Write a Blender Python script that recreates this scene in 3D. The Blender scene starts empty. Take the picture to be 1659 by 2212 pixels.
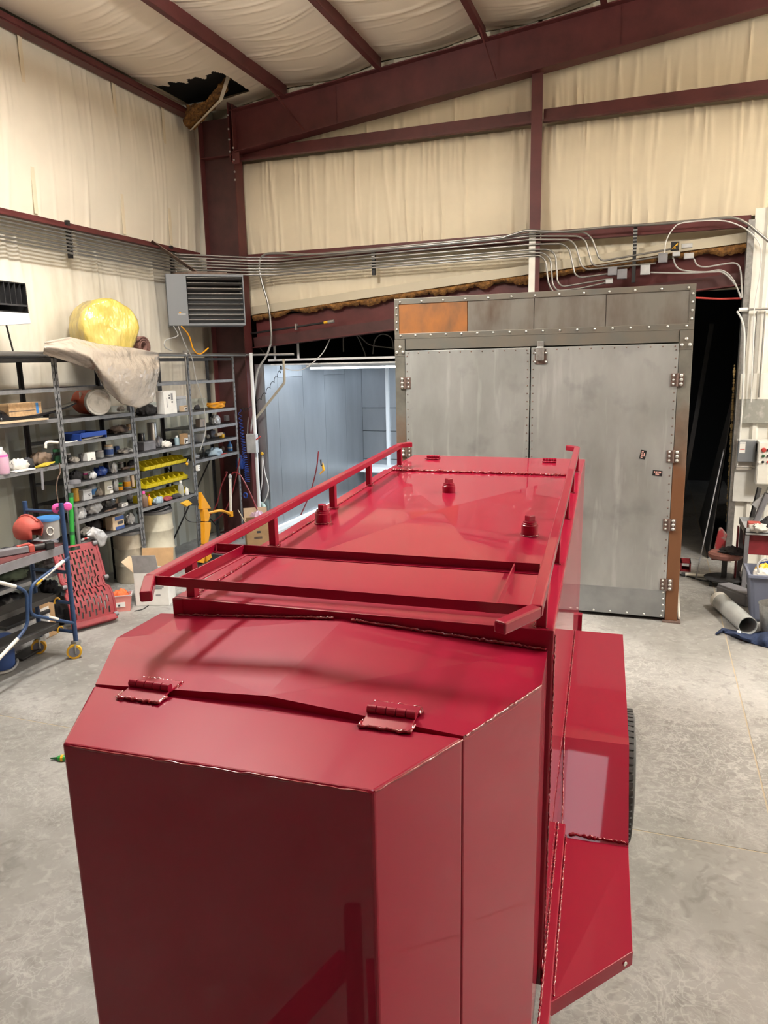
import bpy, math, random
import numpy as np
from mathutils import Vector, Matrix
S = bpy.context.scene
COL = S.collection
R = math.radians
random.seed(7)
rng = np.random.default_rng(11)

# ------------------------------------------------------------------ camera
F = 1610.0                       # focal length in photo pixels (1659 x 2212)
yaw, pitch, roll = R(-20.05), R(11.3), R(-1.26)
fw = np.array([math.sin(yaw)*math.cos(pitch), math.cos(yaw)*math.cos(pitch), -math.sin(pitch)])
rt = np.array([math.cos(yaw), -math.sin(yaw), 0.0]); up = np.cross(rt, fw)
rt, up = math.cos(roll)*rt+math.sin(roll)*up, -math.sin(roll)*rt+math.cos(roll)*up
EYE = np.array([0, 0, 2.44])
cam = bpy.data.cameras.new('camera'); camo = bpy.data.objects.new('camera', cam); COL.objects.link(camo)
cam.sensor_fit = 'HORIZONTAL'; cam.sensor_width = 36.0; cam.lens = F*36.0/1659
cam.clip_start = 0.02; cam.clip_end = 100
m = Matrix.Identity(4)
for i in range(3):
    m[i][0] = rt[i]; m[i][1] = up[i]; m[i][2] = -fw[i]; m[i][3] = EYE[i]
camo.matrix_world = m
S.camera = camo

# ------------------------------------------------------------------ light
S.view_settings.view_transform = 'Standard'; S.view_settings.look = 'None'
S.view_settings.gamma = 1; S.view_settings.use_curve_mapping = False
S.view_settings.exposure = 0.6
w = bpy.data.worlds.new('world'); S.world = w; w.use_nodes = True
w.node_tree.nodes['Background'].inputs[0].default_value = (0.75, 0.8, 0.9, 1)
w.node_tree.nodes['Background'].inputs[1].default_value = 0.1
LAMPS = [(-3.4, 4.7, 1.), (3.6, 5.4, 1.), (7.4, 5.4, 1.)]
LAMP_Z = 5.45
LAMP_W = 215.0
for (x, y, fac) in LAMPS:
    l = bpy.data.lights.new('high_bay', 'AREA'); l.shape = 'RECTANGLE'; l.size = 0.42; l.size_y = 1.15
    l.energy = LAMP_W*fac; l.color = (1.0, 0.965, 0.91)
    o = bpy.data.objects.new('high_bay_light', l); COL.objects.link(o); o.location = (x, y, LAMP_Z-0.012)
    l2 = l.copy(); l2.energy = LAMP_W*fac*1.15      # added uplight over the closed housing, there to brighten the ceiling
    o = bpy.data.objects.new('added_uplight', l2); COL.objects.link(o); o.location = (x, y, LAMP_Z+.075); o.rotation_euler = (math.pi, 0, 0)

# ------------------------------------------------------------------ pixel to place
def ray(px, py): return fw+(px-829.5)/F*rt-(py-1106)/F*up
def at_x(px, py, X): d = ray(px, py); return EYE+d*(X-EYE[0])/d[0]
def at_y(px, py, Y): d = ray(px, py); return EYE+d*(Y-EYE[1])/d[1]
def at_z(px, py, Z): d = ray(px, py); return EYE+d*(Z-EYE[2])/d[2]
def mpp(P): return float((np.asarray(P)-EYE)@fw)/F       # metres per photo pixel there

# ------------------------------------------------------------------ mesh builder
class MB:
    def __init__(s): s.v = []; s.f = []
    def add(s, vs, fs):
        b = len(s.v); s.v += [tuple(map(float, p)) for p in vs]; s.f += [tuple(b+i for i in f) for f in fs]; return s
    def obox(s, c, a, b, d):
        c, a, b, d = map(np.asarray, (c, a, b, d)); c = c.astype(float)
        vs = [c+i*a+j*b+k*d for i in (-1, 1) for j in (-1, 1) for k in (-1, 1)]
        fs = [(0, 1, 3, 2), (4, 6, 7, 5), (0, 4, 5, 1), (2, 3, 7, 6), (0, 2, 6, 4), (1, 5, 7, 3)]
        if np.dot(np.cross(a, b), d) < 0: fs = [f[::-1] for f in fs]
        return s.add(vs, fs)
    def box(s, lo, hi):
        lo = np.minimum(lo, hi).astype(float) if False else np.array(lo, float); hi = np.array(hi, float)
        lo, hi = np.minimum(lo, hi), np.maximum(lo, hi)
        h = (hi-lo)/2; return s.obox((lo+hi)/2, (h[0], 0, 0), (0, h[1], 0), (0, 0, h[2]))
    def bar(s, a, b, w, h, upv=(0, 0, 1)):
        a = np.array(a, float); b = np.array(b, float); d = b-a; L = np.linalg.norm(d); d /= L
        u = np.array(upv, float); x = np.cross(d, u)
        if np.linalg.norm(x) < 1e-5: x = np.cross(d, (1, 0, 0.01))
        x /= np.linalg.norm(x); u = np.cross(x, d)
        return s.obox((a+b)/2, d*L/2, x*w/2, u*h/2)
    def tube(s, pts, r, n=8, closed=False, cap=True):
        P = [np.array(p, float) for p in pts]; N = len(P)
        rr = r if hasattr(r, '__len__') else [r]*N
        T = []
        for i in range(N):
            a = P[i-1] if (i > 0 or closed) else P[i]; b = P[(i+1) % N] if (i < N-1 or closed) else P[i]
            t = b-a; T.append(t/(np.linalg.norm(t)+1e-9))
        u = np.cross(T[0], (0, 0, 1));
        if np.linalg.norm(u) < 1e-3: u = np.cross(T[0], (1, 0, 0))
        u /= np.linalg.norm(u); vs = []
        for i in range(N):
            u = u-T[i]*np.dot(u, T[i]); u /= np.linalg.norm(u)+1e-9; w_ = np.cross(T[i], u)
            for k in range(n):
                an = 2*math.pi*k/n; vs.append(P[i]+rr[i]*(math.cos(an)*u+math.sin(an)*w_))
        fs = []
        for i in range(N if closed else N-1):
            j = (i+1) % N
            for k in range(n):
                l = (k+1) % n; fs.append((i*n+k, i*n+l, j*n+l, j*n+k))
        if cap and not closed:
            fs.append(tuple(range(n))[::-1]); fs.append(tuple((N-1)*n+k for k in range(n)))
        return s.add(vs, fs)
    def cyl(s, a, b, r, n=12): return s.tube([a, b], r, n)
    def lathe(s, prof, c, n=20, axis=(0, 0, 1), cap=True):
        ax = np.array(axis, float); ax /= np.linalg.norm(ax)
        u = np.cross(ax, (0, 0, 1))
        if np.linalg.norm(u) < 1e-3: u = np.array([1., 0, 0])
        u /= np.linalg.norm(u); w_ = np.cross(ax, u); c = np.array(c, float); vs = []
        for (r, z) in prof:
            for k in range(n):
                an = 2*math.pi*k/n; vs.append(c+ax*z+r*(math.cos(an)*u+math.sin(an)*w_))
        fs = [(i*n+k, i*n+(k+1) % n, (i+1)*n+(k+1) % n, (i+1)*n+k) for i in range(len(prof)-1) for k in range(n)]
        if cap and prof[0][0] > 1e-4: fs.append(tuple(range(n))[::-1])
        if cap and prof[-1][0] > 1e-4: fs.append(tuple((len(prof)-1)*n+k for k in range(n)))
        return s.add(vs, fs)
    def ball(s, c, rx, ry=None, rz=None, n=12, jit=0):
        ry = ry or rx; rz = rz or rx; c = np.array(c, float); k = n//2; vs = []; fs = []
        for i in range(k+1):
            t = math.pi*i/k
            for j in range(n):
                p = 2*math.pi*j/n; q = 1+jit*(random.random()-.5) if 0 < i < k else 1
                vs.append(c+np.array([rx*math.sin(t)*math.cos(p), ry*math.sin(t)*math.sin(p), -rz*math.cos(t)])*q)
        for i in range(k):
            for j in range(n):
                l = (j+1) % n
                fs.append((i*n+j, i*n+l, (i+1)*n+l, (i+1)*n+j))
        return s.add(vs, fs)
    def prism(s, poly, ext):
        """poly: 3d points (planar); ext: extrusion vector"""
        P = [np.array(p, float) for p in poly]; e = np.array(ext, float); n = len(P)
        nrm = sum(np.cross(P[i], P[(i+1) % n]) for i in range(n))
        vs = P+[p+e for p in P]; fs = [tuple(range(n))[::-1], tuple(range(n, 2*n))]
        fs += [(i, (i+1) % n, n+(i+1) % n, n+i) for i in range(n)]
        if np.dot(nrm, e) < 0: fs = [f[::-1] for f in fs]
        return s.add(vs, fs)
    def grid(s, fn, nu, nv, flip=False):
        vs = [fn(i/nu, j/nv) for j in range(nv+1) for i in range(nu+1)]; q = nu+1
        fs = [(j*q+i, j*q+i+1, (j+1)*q+i+1, (j+1)*q+i) for j in range(nv) for i in range(nu)]
        if flip: fs = [f[::-1] for f in fs]
        return s.add(vs, fs)
    def mesh(s, name, mat, smooth=None, off=(0, 0, 0)):
        me = bpy.data.meshes.new(name); o = np.array(off, float)
        me.from_pydata([tuple(np.array(p)-o) for p in s.v], [], s.f); me.update()
        if mat: me.materials.append(mat if not isinstance(mat, str) else MAT(mat))
        if smooth is not None:
            me.polygons.foreach_set('use_smooth', [True]*len(me.polygons))
            me.set_sharp_from_angle(angle=R(smooth))
        return me
    def build(s, name, mat, parent=None, smooth=None, bevel=0, seg=2):
        if parent is None:
            a = np.array(s.v); lo = a.min(0); hi = a.max(0); off = np.array([(lo[0]+hi[0])/2, (lo[1]+hi[1])/2, lo[2]])
        else: off = org(parent)
        o = bpy.data.objects.new(name, s.mesh(name, mat, smooth, off)); COL.objects.link(o)
        if parent is None: o.location = off; ORG[o.name] = off
        else: o.parent = parent
        if bevel:
            b = o.modifiers.new('bevel', 'BEVEL'); b.width = bevel; b.segments = seg; b.limit_method = 'ANGLE'; b.angle_limit = R(40)
            b.harden_normals = False
        return o
ORG = {}
def org(o):
    while o.parent is not None: o = o.parent
    return ORG.get(o.name, np.zeros(3))
def tag(o, label, cat, group=None):
    o['label'] = label; o['category'] = cat
    if group: o['group'] = group
    return o
def thing(name, label, cat, loc=(0, 0, 0), group=None):
    o = bpy.data.objects.new(name, None); COL.objects.link(o); o.empty_display_size = 0.1
    o.location = tuple(map(float, loc)); ORG[o.name] = np.array(loc, float)
    return tag(o, label, cat, group)
def struct(o): o['kind'] = 'structure'; return o
def stuff(o): o['kind'] = 'stuff'; return o
def inst(name, mesh, parent, loc, rot=None, scale=None):
    o = bpy.data.objects.new(name, mesh); COL.objects.link(o); o.parent = parent
    o.location = tuple(np.array(loc, float)-org(parent))
    if rot: o.rotation_euler = rot
    if scale: o.scale = scale
    return o
def smoothpath(pts, k=6):
    """Catmull-Rom through points"""
    P = [np.array(p, float) for p in pts]; P = [2*P[0]-P[1]]+P+[2*P[-1]-P[-2]]; out = []
    for i in range(1, len(P)-2):
        for t in np.linspace(0, 1, k, endpoint=False):
            a, b, c, d = P[i-1:i+3]
            out.append(.5*((2*b)+(c-a)*t+(2*a-5*b+4*c-d)*t*t+(3*b-a-3*c+d)*t**3))
    out.append(P[-2]); return out
def fillet(pts, r=0.06, k=5):
    """polyline with rounded corners"""
    P = [np.array(p, float) for p in pts]; out = [P[0]]
    for i in range(1, len(P)-1):
        a, b, c = P[i-1:i+2]; u = a-b; v = c-b; lu, lv = np.linalg.norm(u), np.linalg.norm(v)
        q = min(r, lu*.45, lv*.45); p0 = b+u/lu*q; p1 = b+v/lv*q
        for t in np.linspace(0, 1, k): out.append((1-t)**2*p0+2*t*(1-t)*b+t*t*p1)
    out.append(P[-1]); return out

def text_part(txt, parent, c, ux, uz, size, m):
    cu = bpy.data.curves.new('lettering', 'FONT'); cu.body = txt; cu.size = size; cu.align_x = 'CENTER'; cu.align_y = 'CENTER'; cu.resolution_u = 3
    tmp = bpy.data.objects.new('tmp_text', cu); COL.objects.link(tmp); me = bpy.data.meshes.new_from_object(tmp.evaluated_get(bpy.context.evaluated_depsgraph_get()))
    bpy.data.objects.remove(tmp); ux = np.array(ux, float); uz = np.array(uz, float); c = np.array(c, float)-org(parent)
    for v in me.vertices: v.co = Vector(c+ux*v.co.x+uz*v.co.y)
    me.materials.clear(); me.materials.append(MAT(m)); o = bpy.data.objects.new('lettering', me); COL.objects.link(o); o.parent = parent; return o

# ------------------------------------------------------------------ materials
_M = {}
def MAT(name): return _M[name]
def mat(name, col, rough=.5, metal=0., var=0., vscale=6., col2=None, stretch=(1, 1, 1), bump=0., bscale=40., coat=0., coat_r=.05,
        spec=.5, trans=0., alpha=1., emit=None, es=1., detail=4., thr=None, rvar=0., bdist=.01):
    mt = bpy.data.materials.new(name); mt.use_nodes = True; nt = mt.node_tree; b = nt.nodes['Principled BSDF']; _M[name] = mt
    I = b.inputs
    I['Base Color'].default_value = (*col, 1); I['Roughness'].default_value = rough; I['Metallic'].default_value = metal
    I['Specular IOR Level'].default_value = spec
    if coat: I['Coat Weight'].default_value = coat; I['Coat Roughness'].default_value = coat_r
    if trans: I['Transmission Weight'].default_value = trans
    if alpha < 1: I['Alpha'].default_value = alpha
    if emit: I['Emission Color'].default_value = (*emit, 1); I['Emission Strength'].default_value = es
    N = nt.nodes.new; L = nt.links.new
    if var or bump:
        tc = N('ShaderNodeTexCoord'); mp = N('ShaderNodeMapping'); L(tc.outputs['Object'], mp.inputs[0]); mp.inputs['Scale'].default_value = stretch
    if var:
        n = N('ShaderNodeTexNoise'); n.inputs['Scale'].default_value = vscale; n.inputs['Detail'].default_value = detail; n.inputs['Roughness'].default_value = .6
        L(mp.outputs[0], n.inputs[0])
        r = N('ShaderNodeValToRGB'); e = r.color_ramp.elements
        lo, hi = thr or (.3, .7)
        e[0].position = lo; e[1].position = hi
        c2 = col2 or tuple(min(1, c*(1+var)) for c in col); c1 = col if col2 else tuple(c*(1-var) for c in col)
        e[0].color = (*c1, 1); e[1].color = (*c2, 1)
        L(n.outputs[0], r.inputs[0]); L(r.outputs[0], I['Base Color'])
        if rvar:
            q = N('ShaderNodeMapRange'); q.inputs[3].default_value = rough-rvar; q.inputs[4].default_value = rough+rvar
            L(n.outputs[0], q.inputs[0]); L(q.outputs[0], I['Roughness'])
    if bump:
        n2 = N('ShaderNodeTexNoise'); n2.inputs['Scale'].default_value = bscale; n2.inputs['Detail'].default_value = 3
        L(mp.outputs[0], n2.inputs[0])
        bp = N('ShaderNodeBump'); bp.inputs['Strength'].default_value = bump; bp.inputs['Distance'].default_value = bdist
        L(n2.outputs[0], bp.inputs['Height']); L(bp.outputs[0], I['Normal'])
        if coat: L(bp.outputs[0], I['Coat Normal'])
    return mt
# ---- material list
mat('paint_red', (.29, .0028, .027), .42, coat=.62, coat_r=.03, spec=.15, bump=.0012, bscale=5.)
mat('weld_red', (.27, .006, .022), .22, coat=1., coat_r=.04)
mat('steel_maroon', (.095, .022, .022), .5, var=.25, vscale=3., spec=.4)
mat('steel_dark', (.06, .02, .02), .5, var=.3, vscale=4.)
mat('vinyl', (.76, .675, .51), .5, var=.06, vscale=1.5, bump=.06, bscale=120., spec=.35)
mat('vinyl_left', (.80, .75, .635), .5, var=.05, vscale=1.5, spec=.35)
mat('vinyl_ceiling', (.76, .66, .53), .55, var=.05, vscale=1.2, spec=.3)
mat('vinyl_dirty', (.76, .72, .62), .5, var=.12, vscale=2.5, stretch=(1, 1, .4), col2=(.56, .52, .42), thr=(.45, .75))
mat('liner_white', (.5, .525, .47), .35, var=.15, vscale=3, stretch=(1, 1, .3), col2=(.42, .44, .36), thr=(.5, .8))
mat('liner_bright', (.82, .81, .75), .35, var=.08, vscale=4)
mat('fibre', (.32, .15, .035), .95, var=.5, vscale=25, col2=(.07, .03, .012), bump=1., bscale=60)
mat('galv', (.45, .45, .44), .38, metal=.85, var=.2, vscale=30)
mat('conduit', (.36, .355, .345), .36, metal=.9)
mat('black', (.012, .012, .013), .5)
mat('black_gloss', (.012, .012, .014), .2)
mat('rubber', (.085, .085, .085), .8, var=.3, vscale=20, bump=.2)
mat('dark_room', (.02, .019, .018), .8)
mat('booth_panel', (.36, .385, .41), .33, metal=.75, var=.12, vscale=2., stretch=(1, 1, .25))
mat('booth_panel_b', (.43, .46, .49), .33, metal=.75, var=.1, vscale=2., stretch=(1, 1, .25))
mat('white_metal', (.75, .77, .78), .4)
mat('white', (.8, .8, .78), .5)
mat('oven_sheet', (.265, .272, .26), .45, metal=.35, var=.3, vscale=1.6, col2=(.38, .39, .38), stretch=(1.6, 1, .7), thr=(.3, .7), rvar=.08, bump=.03, bscale=8)
nt = MAT('oven_sheet').node_tree; bs = nt.nodes['Principled BSDF']; old = bs.inputs['Base Color'].links[0].from_socket
tc = nt.nodes.new('ShaderNodeTexCoord'); mp = nt.nodes.new('ShaderNodeMapping'); mp.inputs['Scale'].default_value = (7, 1, .8); nz = nt.nodes.new('ShaderNodeTexNoise'); nz.inputs['Scale'].default_value = 1.5; nz.inputs['Detail'].default_value = 6
rp = nt.nodes.new('ShaderNodeMapRange'); rp.inputs[1].default_value = .58; rp.inputs[2].default_value = .75; rp.inputs[4].default_value = .6
nt.links.new(tc.outputs['Object'], mp.inputs[0]); nt.links.new(mp.outputs[0], nz.inputs[0]); nt.links.new(nz.outputs[0], rp.inputs[0])
mx = nt.nodes.new('ShaderNodeMix'); mx.data_type = 'RGBA'; mx.inputs['B'].default_value = (.55, .56, .56, 1); nt.links.new(rp.outputs[0], mx.inputs['Factor']); nt.links.new(old, mx.inputs['A'])
nz2 = nt.nodes.new('ShaderNodeTexNoise'); nz2.inputs['Scale'].default_value = 2.6; nz2.inputs['Detail'].default_value = 5; nt.links.new(tc.outputs['Object'], nz2.inputs[0])
rp2 = nt.nodes.new('ShaderNodeMapRange'); rp2.inputs[1].default_value = .56; rp2.inputs[2].default_value = .72; rp2.inputs[4].default_value = .6; nt.links.new(nz2.outputs[0], rp2.inputs[0])
mx2 = nt.nodes.new('ShaderNodeMix'); mx2.data_type = 'RGBA'; mx2.inputs['B'].default_value = (.16, .165, .17, 1); nt.links.new(rp2.outputs[0], mx2.inputs['Factor']); nt.links.new(mx.outputs['Result'], mx2.inputs['A']); nt.links.new(mx2.outputs['Result'], bs.inputs['Base Color'])
mat('oven_frame', (.17, .175, .16), .45, metal=.5, var=.3, vscale=3, col2=(.22, .19, .15))
mat('oven_hood', (.235, .225, .2), .45, metal=.5, var=.3, vscale=2.4, col2=(.13, .095, .07), stretch=(1.5, 1, .6), thr=(.42, .72))
mat('oven_rust', (.36, .13, .028), .6, metal=.2, var=.3, vscale=3, col2=(.15, .075, .035), stretch=(1.5, 1, .8))
mat('rivet', (.6, .6, .57), .35, metal=.8)
mat('hinge', (.2, .14, .12), .5, metal=.5, var=.3, vscale=40)
# concrete: cloudy grey, paler worn patches and fine pale swirls
c = mat('concrete', (.2, .197, .185), .5, var=.3, vscale=1.7, col2=(.31, .306, .292), detail=9, thr=(.36, .66), bump=.05, bscale=25, rvar=.12)
nt = c.node_tree; bs = nt.nodes['Principled BSDF']; cur = bs.inputs['Base Color'].links[0].from_socket
tc = nt.nodes.new('ShaderNodeTexCoord')
def cnoise(scale, detail, dist, lo, hi, amount, mask=None):
    n_ = nt.nodes.new('ShaderNodeTexNoise'); n_.inputs['Scale'].default_value = scale; n_.inputs['Detail'].default_value = detail; n_.inputs['Distortion'].default_value = dist
    nt.links.new(tc.outputs['Object'], n_.inputs[0]); r_ = nt.nodes.new('ShaderNodeMapRange'); r_.inputs[1].default_value = lo; r_.inputs[2].default_value = hi; r_.inputs[4].default_value = amount
    nt.links.new(n_.outputs[0], r_.inputs[0]); return n_.outputs[0], r_.outputs[0]
def cmix(cur, fac, col):
    mx = nt.nodes.new('ShaderNodeMix'); mx.data_type = 'RGBA'; mx.inputs['B'].default_value = (*col, 1); nt.links.new(fac, mx.inputs['Factor']); nt.links.new(cur, mx.inputs['A']); return mx.outputs['Result']
cur = cmix(cur, cnoise(.75, 7, .8, .5, .72, .55)[1], (.44, .437, .425))
cur = cmix(cur, cnoise(9, 6, 1.2, .52, .7, .45)[1], (.13, .125, .115))
cur = cmix(cur, cnoise(16, 4, .6, .55, .7, .35)[1], (.45, .44, .42))
mask = cnoise(.9, 3, 0, .42, .66, .55)[1]
for sc, ds in ((5.5, 2.2), (11., 1.6)):
    v_, _ = cnoise(sc, 7, ds, 0, 1, 1); rp = nt.nodes.new('ShaderNodeValToRGB'); el = rp.color_ramp.elements
    el[0].position = .465; el[0].color = (0, 0, 0, 1); el[1].position = .5; el[1].color = (1, 1, 1, 1); e = el.new(.535); e.color = (0, 0, 0, 1)
    nt.links.new(v_, rp.inputs[0]); ms = nt.nodes.new('ShaderNodeMath'); ms.operation = 'MULTIPLY'; nt.links.new(rp.outputs[0], ms.inputs[0]); nt.links.new(mask, ms.inputs[1])
    cur = cmix(cur, ms.outputs[0], (.5, .495, .48))
nt.links.new(cur, bs.inputs['Base Color'])
mat('joint', (.40, .34, .25), .9)
mat('lamp_emit', (1, 1, 1), .5, emit=(1, .95, .87), es=14.)

# ------------------------------------------------------------------ the room
XW, YG = -6.22, 9.75          # insulation planes of the left wall and of the gable wall
XR, YB, XRIDGE = 9.6, -13.0, 1.7
def roof_z(x):                # underside of the roof insulation
    return 5.97+.101*(min(x, 2*XRIDGE-x)+5.35)
XJ, YJ = .68, float(at_z(1500, 1815, 0)[1])
fl = struct(MB().box((XW-.3, YB-.3, -.25), (XR+.3, 17, -.0016)).build('floor', 'joint'))
xs = [XW-.3, XJ-6.1, XJ, XJ+6.1, XR+.3]; ys = [YB-.3, YJ-6.1, YJ, YJ+5.9, 17]
xs = sorted(xs); ys = sorted(ys)
for i in range(len(xs)-1):
    for j in range(len(ys)-1):
        if xs[i+1]-xs[i] > .05 and ys[j+1]-ys[j] > .05:
            MB().box((xs[i]+.005, ys[j]+.005, -.0015), (xs[i+1]-.005, ys[j+1]-.005, 0)).build('floor_slab', 'concrete', fl)

def ridges(n, u0, u1, amp, seed, slant=.08):
    g = np.random.default_rng(seed)
    return [(g.uniform(u0, u1), g.uniform(.008, .026), g.uniform(-slant, slant), amp*.8*g.uniform(.3, 1), g.uniform(0, 1), g.uniform(.25, 1.)) for _ in range(n)]
def relief(rs, u, v, vspan):
    h = 0
    for (c, w_, sl, a, top, ln) in rs:
        t = v if top < .65 else 1-v          # distance from the hanging edge (0..1)
        e = max(0, 1-t/ln)
        if e > 0: h += a*e*math.exp(-((u-c-sl*v*vspan)/w_)**2)
    return h
def insul_wall(name, axis, plane, u0, u1, zb, zt, sign, nr, seed, m='vinyl', amp=.018, bulge=.05, du=.02):
    """a hanging sheet of faced insulation; zb, zt may be functions of u"""
    zb_ = zb if callable(zb) else (lambda u: zb); zt_ = zt if callable(zt) else (lambda u: zt)
    rs = sorted(ridges(nr, u0, u1, amp, seed)); cs = np.array([q[0] for q in rs])
    def fn(a, b):
        u = u0+(u1-u0)*a; z0, z1 = zb_(u), zt_(u); z = z1+(z0-z1)*b
        i0, i1 = np.searchsorted(cs, (u-.4, u+.4))
        h = relief(rs[i0:i1], u, b, z1-z0)+bulge*math.sin(math.pi*b)
        return (plane+sign*h, u, z) if axis == 'x' else (u, plane+sign*h, z)
    mb = MB(); mb.grid(fn, int((u1-u0)/du), 22)
    return mb.build(name, m, None, smooth=60)
# left wall: a back plate with hung insulation between the girts, liner sheets below
wl = struct(MB().box((XW-.25, YB, 0), (XW-.12, 9.9, 6.2)).build('wall_left', 'vinyl'))
def sheet_child(o, parent):
    o.parent = parent; o.location = tuple(np.array(o.location)-ORG[parent.name]); return o
for (z0, z1, sd, mname, nr) in ((4.02, 5.8, 3, 'vinyl_left', 110), (1.9, 3.98, 4, 'vinyl_dirty', 110)):
    sheet_child(insul_wall('insulation_sheet', 'x', XW, 2.5, 9.62, z0, z1, 1, nr, sd, mname, amp=.02), wl)
    MB().box((XW-.1, YB, z0), (XW-.02, 2.5, z1)).build('insulation_sheet', mname, wl)
struct(MB().box((XW-.12, 9.63, 0), (-6.02, 9.86, 6.0)).build('trim_1', 'vinyl_dirty'))
# seams of the facing
for y in (5.05, 6.55, 7.95, 8.9):
    MB().bar((XW+.035, y, 4.05), (XW+.035, y+.02, 5.78), .006, .05, (0, 1, 0)).build('facing_seam', 'vinyl', wl)
# ribbed liner sheets at the bottom of the left wall
def ribbed(axis, plane, u0, u1, z0, z1, sign, pitch_=.23, d=.028, rib=.05):
    mb = MB(); us = []; u = u0
    prof = []
    while u < u1-1e-6:
        e = min(u+pitch_, u1); a = u
        prof += [(a, 0), (max(a, e-rib-.03), 0), (max(a, e-rib), d), (e-.022, d), (e, 0)]; u = e
    vs = []
    for (q, h) in prof:
        for z in (z0, z1): vs.append((plane+sign*h, q, z) if axis == 'x' else (q, plane+sign*h, z))
    fs = [(2*i, 2*i+2, 2*i+3, 2*i+1) for i in range(len(prof)-1)]
    mb.add(vs, fs); return mb
y = 1.0
while y < 9.4:
    ribbed('x', XW+.03, y, min(y+.92, 9.5), 0, 2.0, 1).build('liner_sheet', 'liner_white', wl); y += .92
MB().box((XW-.1, YB, 0), (XW+.03, 1.0, 2.0)).build('liner_sheet', 'liner_white', wl)

# gable wall: beam of the lower building, torn insulation above it, sheets higher up
LOW = lambda x: 2.70+.0835*(x+5.46)        # underside of the sloping header, on y = 9.6
wb = struct(MB().box((XW, YG+.12, 3.2), (XR, YG+.25, 7.2)).build('wall_back', 'vinyl'))
sheet_child(insul_wall('insulation_sheet', 'y', YG, -5.55, -1.5, 3.97, 5.17, -1, 124, 21, amp=.028), wb)
sheet_child(insul_wall('insulation_sheet', 'y', YG, -1.45, 2.2, 3.97, 5.17, -1, 112, 22, amp=.028), wb)
sheet_child(insul_wall('insulation_sheet', 'y', YG, -5.55, -1.5, 5.33, lambda u: roof_z(u), -1, 120, 23, amp=.028, bulge=.03), wb)
sheet_child(insul_wall('insulation_sheet', 'y', YG, -1.45, 2.2, 5.33, lambda u: roof_z(u), -1, 120, 24, amp=.028, bulge=.03), wb)
sheet_child(insul_wall('insulation_sheet', 'y', YG, -5.55, .84, lambda u: LOW(u)+.45, 3.84, -1, 120, 25, amp=.022, bulge=.02), wb)
MB().box((2.2, YG-.05, 3.9), (XR, YG, 6.9)).build('insulation_sheet', 'vinyl', wb)
wr = struct(MB().box((XR, YB, 0), (XR+.15, 9.9, 6.2)).build('wall_right', 'vinyl'))
wf_ = struct(MB().box((XW, YB-.15, 0), (XR, YB, 7.0)).build('wall_front', 'vinyl_dirty'))
# white ribbed cladding to the right of the opening
XJB = .93
wc = struct(MB().box((XJB+.03, YG-.16, 0), (XR, YG+.1, 4.0)).build('wall_back_cladding', 'liner_bright'))
x = XJB+.005
while x < 3.4:
    ribbed('y', YG-.17, x, x+.92, 0, 4.02, -1, pitch_=.19, d=.03, rib=.06).build('cladding_sheet', 'liner_bright', wc); x += .92
MB().box((XJB-.06, YG-.215, 0), (XJB+.008, YG-.05, 3.9)).build('jamb_flashing', 'galv', wc)
# ceiling: sheets draped over the purlins
PUR = [-6.15+1.33*k for k in range(0, 6)]
PUR = [-6.13, -4.74, -3.42, -2.1, -.77, .8]
ce = struct(MB().add([(XW-.2, YB, roof_z(XW)+.16), (XRIDGE, YB, roof_z(XRIDGE)+.16), (XRIDGE, 10, roof_z(XRIDGE)+.16), (XW-.2, 10, roof_z(XW)+.16),
    (XR+.2, YB, roof_z(XR)+.16), (XR+.2, 10, roof_z(XR)+.16)], [(0, 1, 2, 3), (1, 4, 5, 2)]).build('ceiling', 'dark_room'))
def ceil_sheet(x0, x1, sd, y0=2.5, y1=9.7, hole=None):
    g = np.random.default_rng(sd); rs = sorted([(g.uniform(y0, y1), g.uniform(.008, .03), g.uniform(-.25, .25), g.uniform(.004, .014), g.uniform(.1, .9), g.uniform(.2, .6)) for _ in range(85)])
    cs = np.array([q[0] for q in rs])
    nu, nv = (90 if hole else 26), 360; mb = MB(); vs = []; q = nu+1
    for j in range(nv+1):
        y = y0+(y1-y0)*j/nv; i0, i1 = np.searchsorted(cs, (y-.5, y+.5))
        for i in range(nu+1):
            a = i/nu; x = x0+(x1-x0)*a
            h = -.045*math.sin(math.pi*a)
            for (c, w_, sl, am, ce_, ln) in rs[i0:i1]:
                e = max(0, 1-abs(a-ce_)/ln); h -= am*e*math.exp(-((y-c-sl*(a-.5)-.12*math.sin(3*a))/w_)**2)
            vs.append((x, y, roof_z(x)+.0+h))
    fs = []
    for j in range(nv):
        for i in range(nu):
            cx = x0+(x1-x0)*(i+.5)/nu; cy = y0+(y1-y0)*(j+.5)/nv
            if hole and hole(cx, cy): continue
            fs.append((j*q+i, (j+1)*q+i, (j+1)*q+i+1, j*q+i+1))
    mb.add(vs, fs); return mb.build('ceiling_sheet', 'vinyl_ceiling', ce, smooth=60)
def torn(x, y):
    j = .05*math.sin(23*x)+.03*math.sin(51*x+1)
    return x < -5.05+.25*(9.45-y)*0 and y > 8.62+.35*(x+6.1)*.2+j and y < 9.4-.0*x and (x+6.2) < 1.05 and x > -6.1
for k in range(len(PUR)-1):
    ceil_sheet(PUR[k], PUR[k+1], 40+k, hole=torn if k == 0 else None)
MB().add([(XW, YB, roof_z(XW)), (PUR[-1], YB, roof_z(PUR[-1])), (PUR[-1], 2.5, roof_z(PUR[-1])), (XW, 2.5, roof_z(XW))], [(0, 3, 2, 1)]).build('ceiling_sheet', 'vinyl_ceiling', ce)
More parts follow.
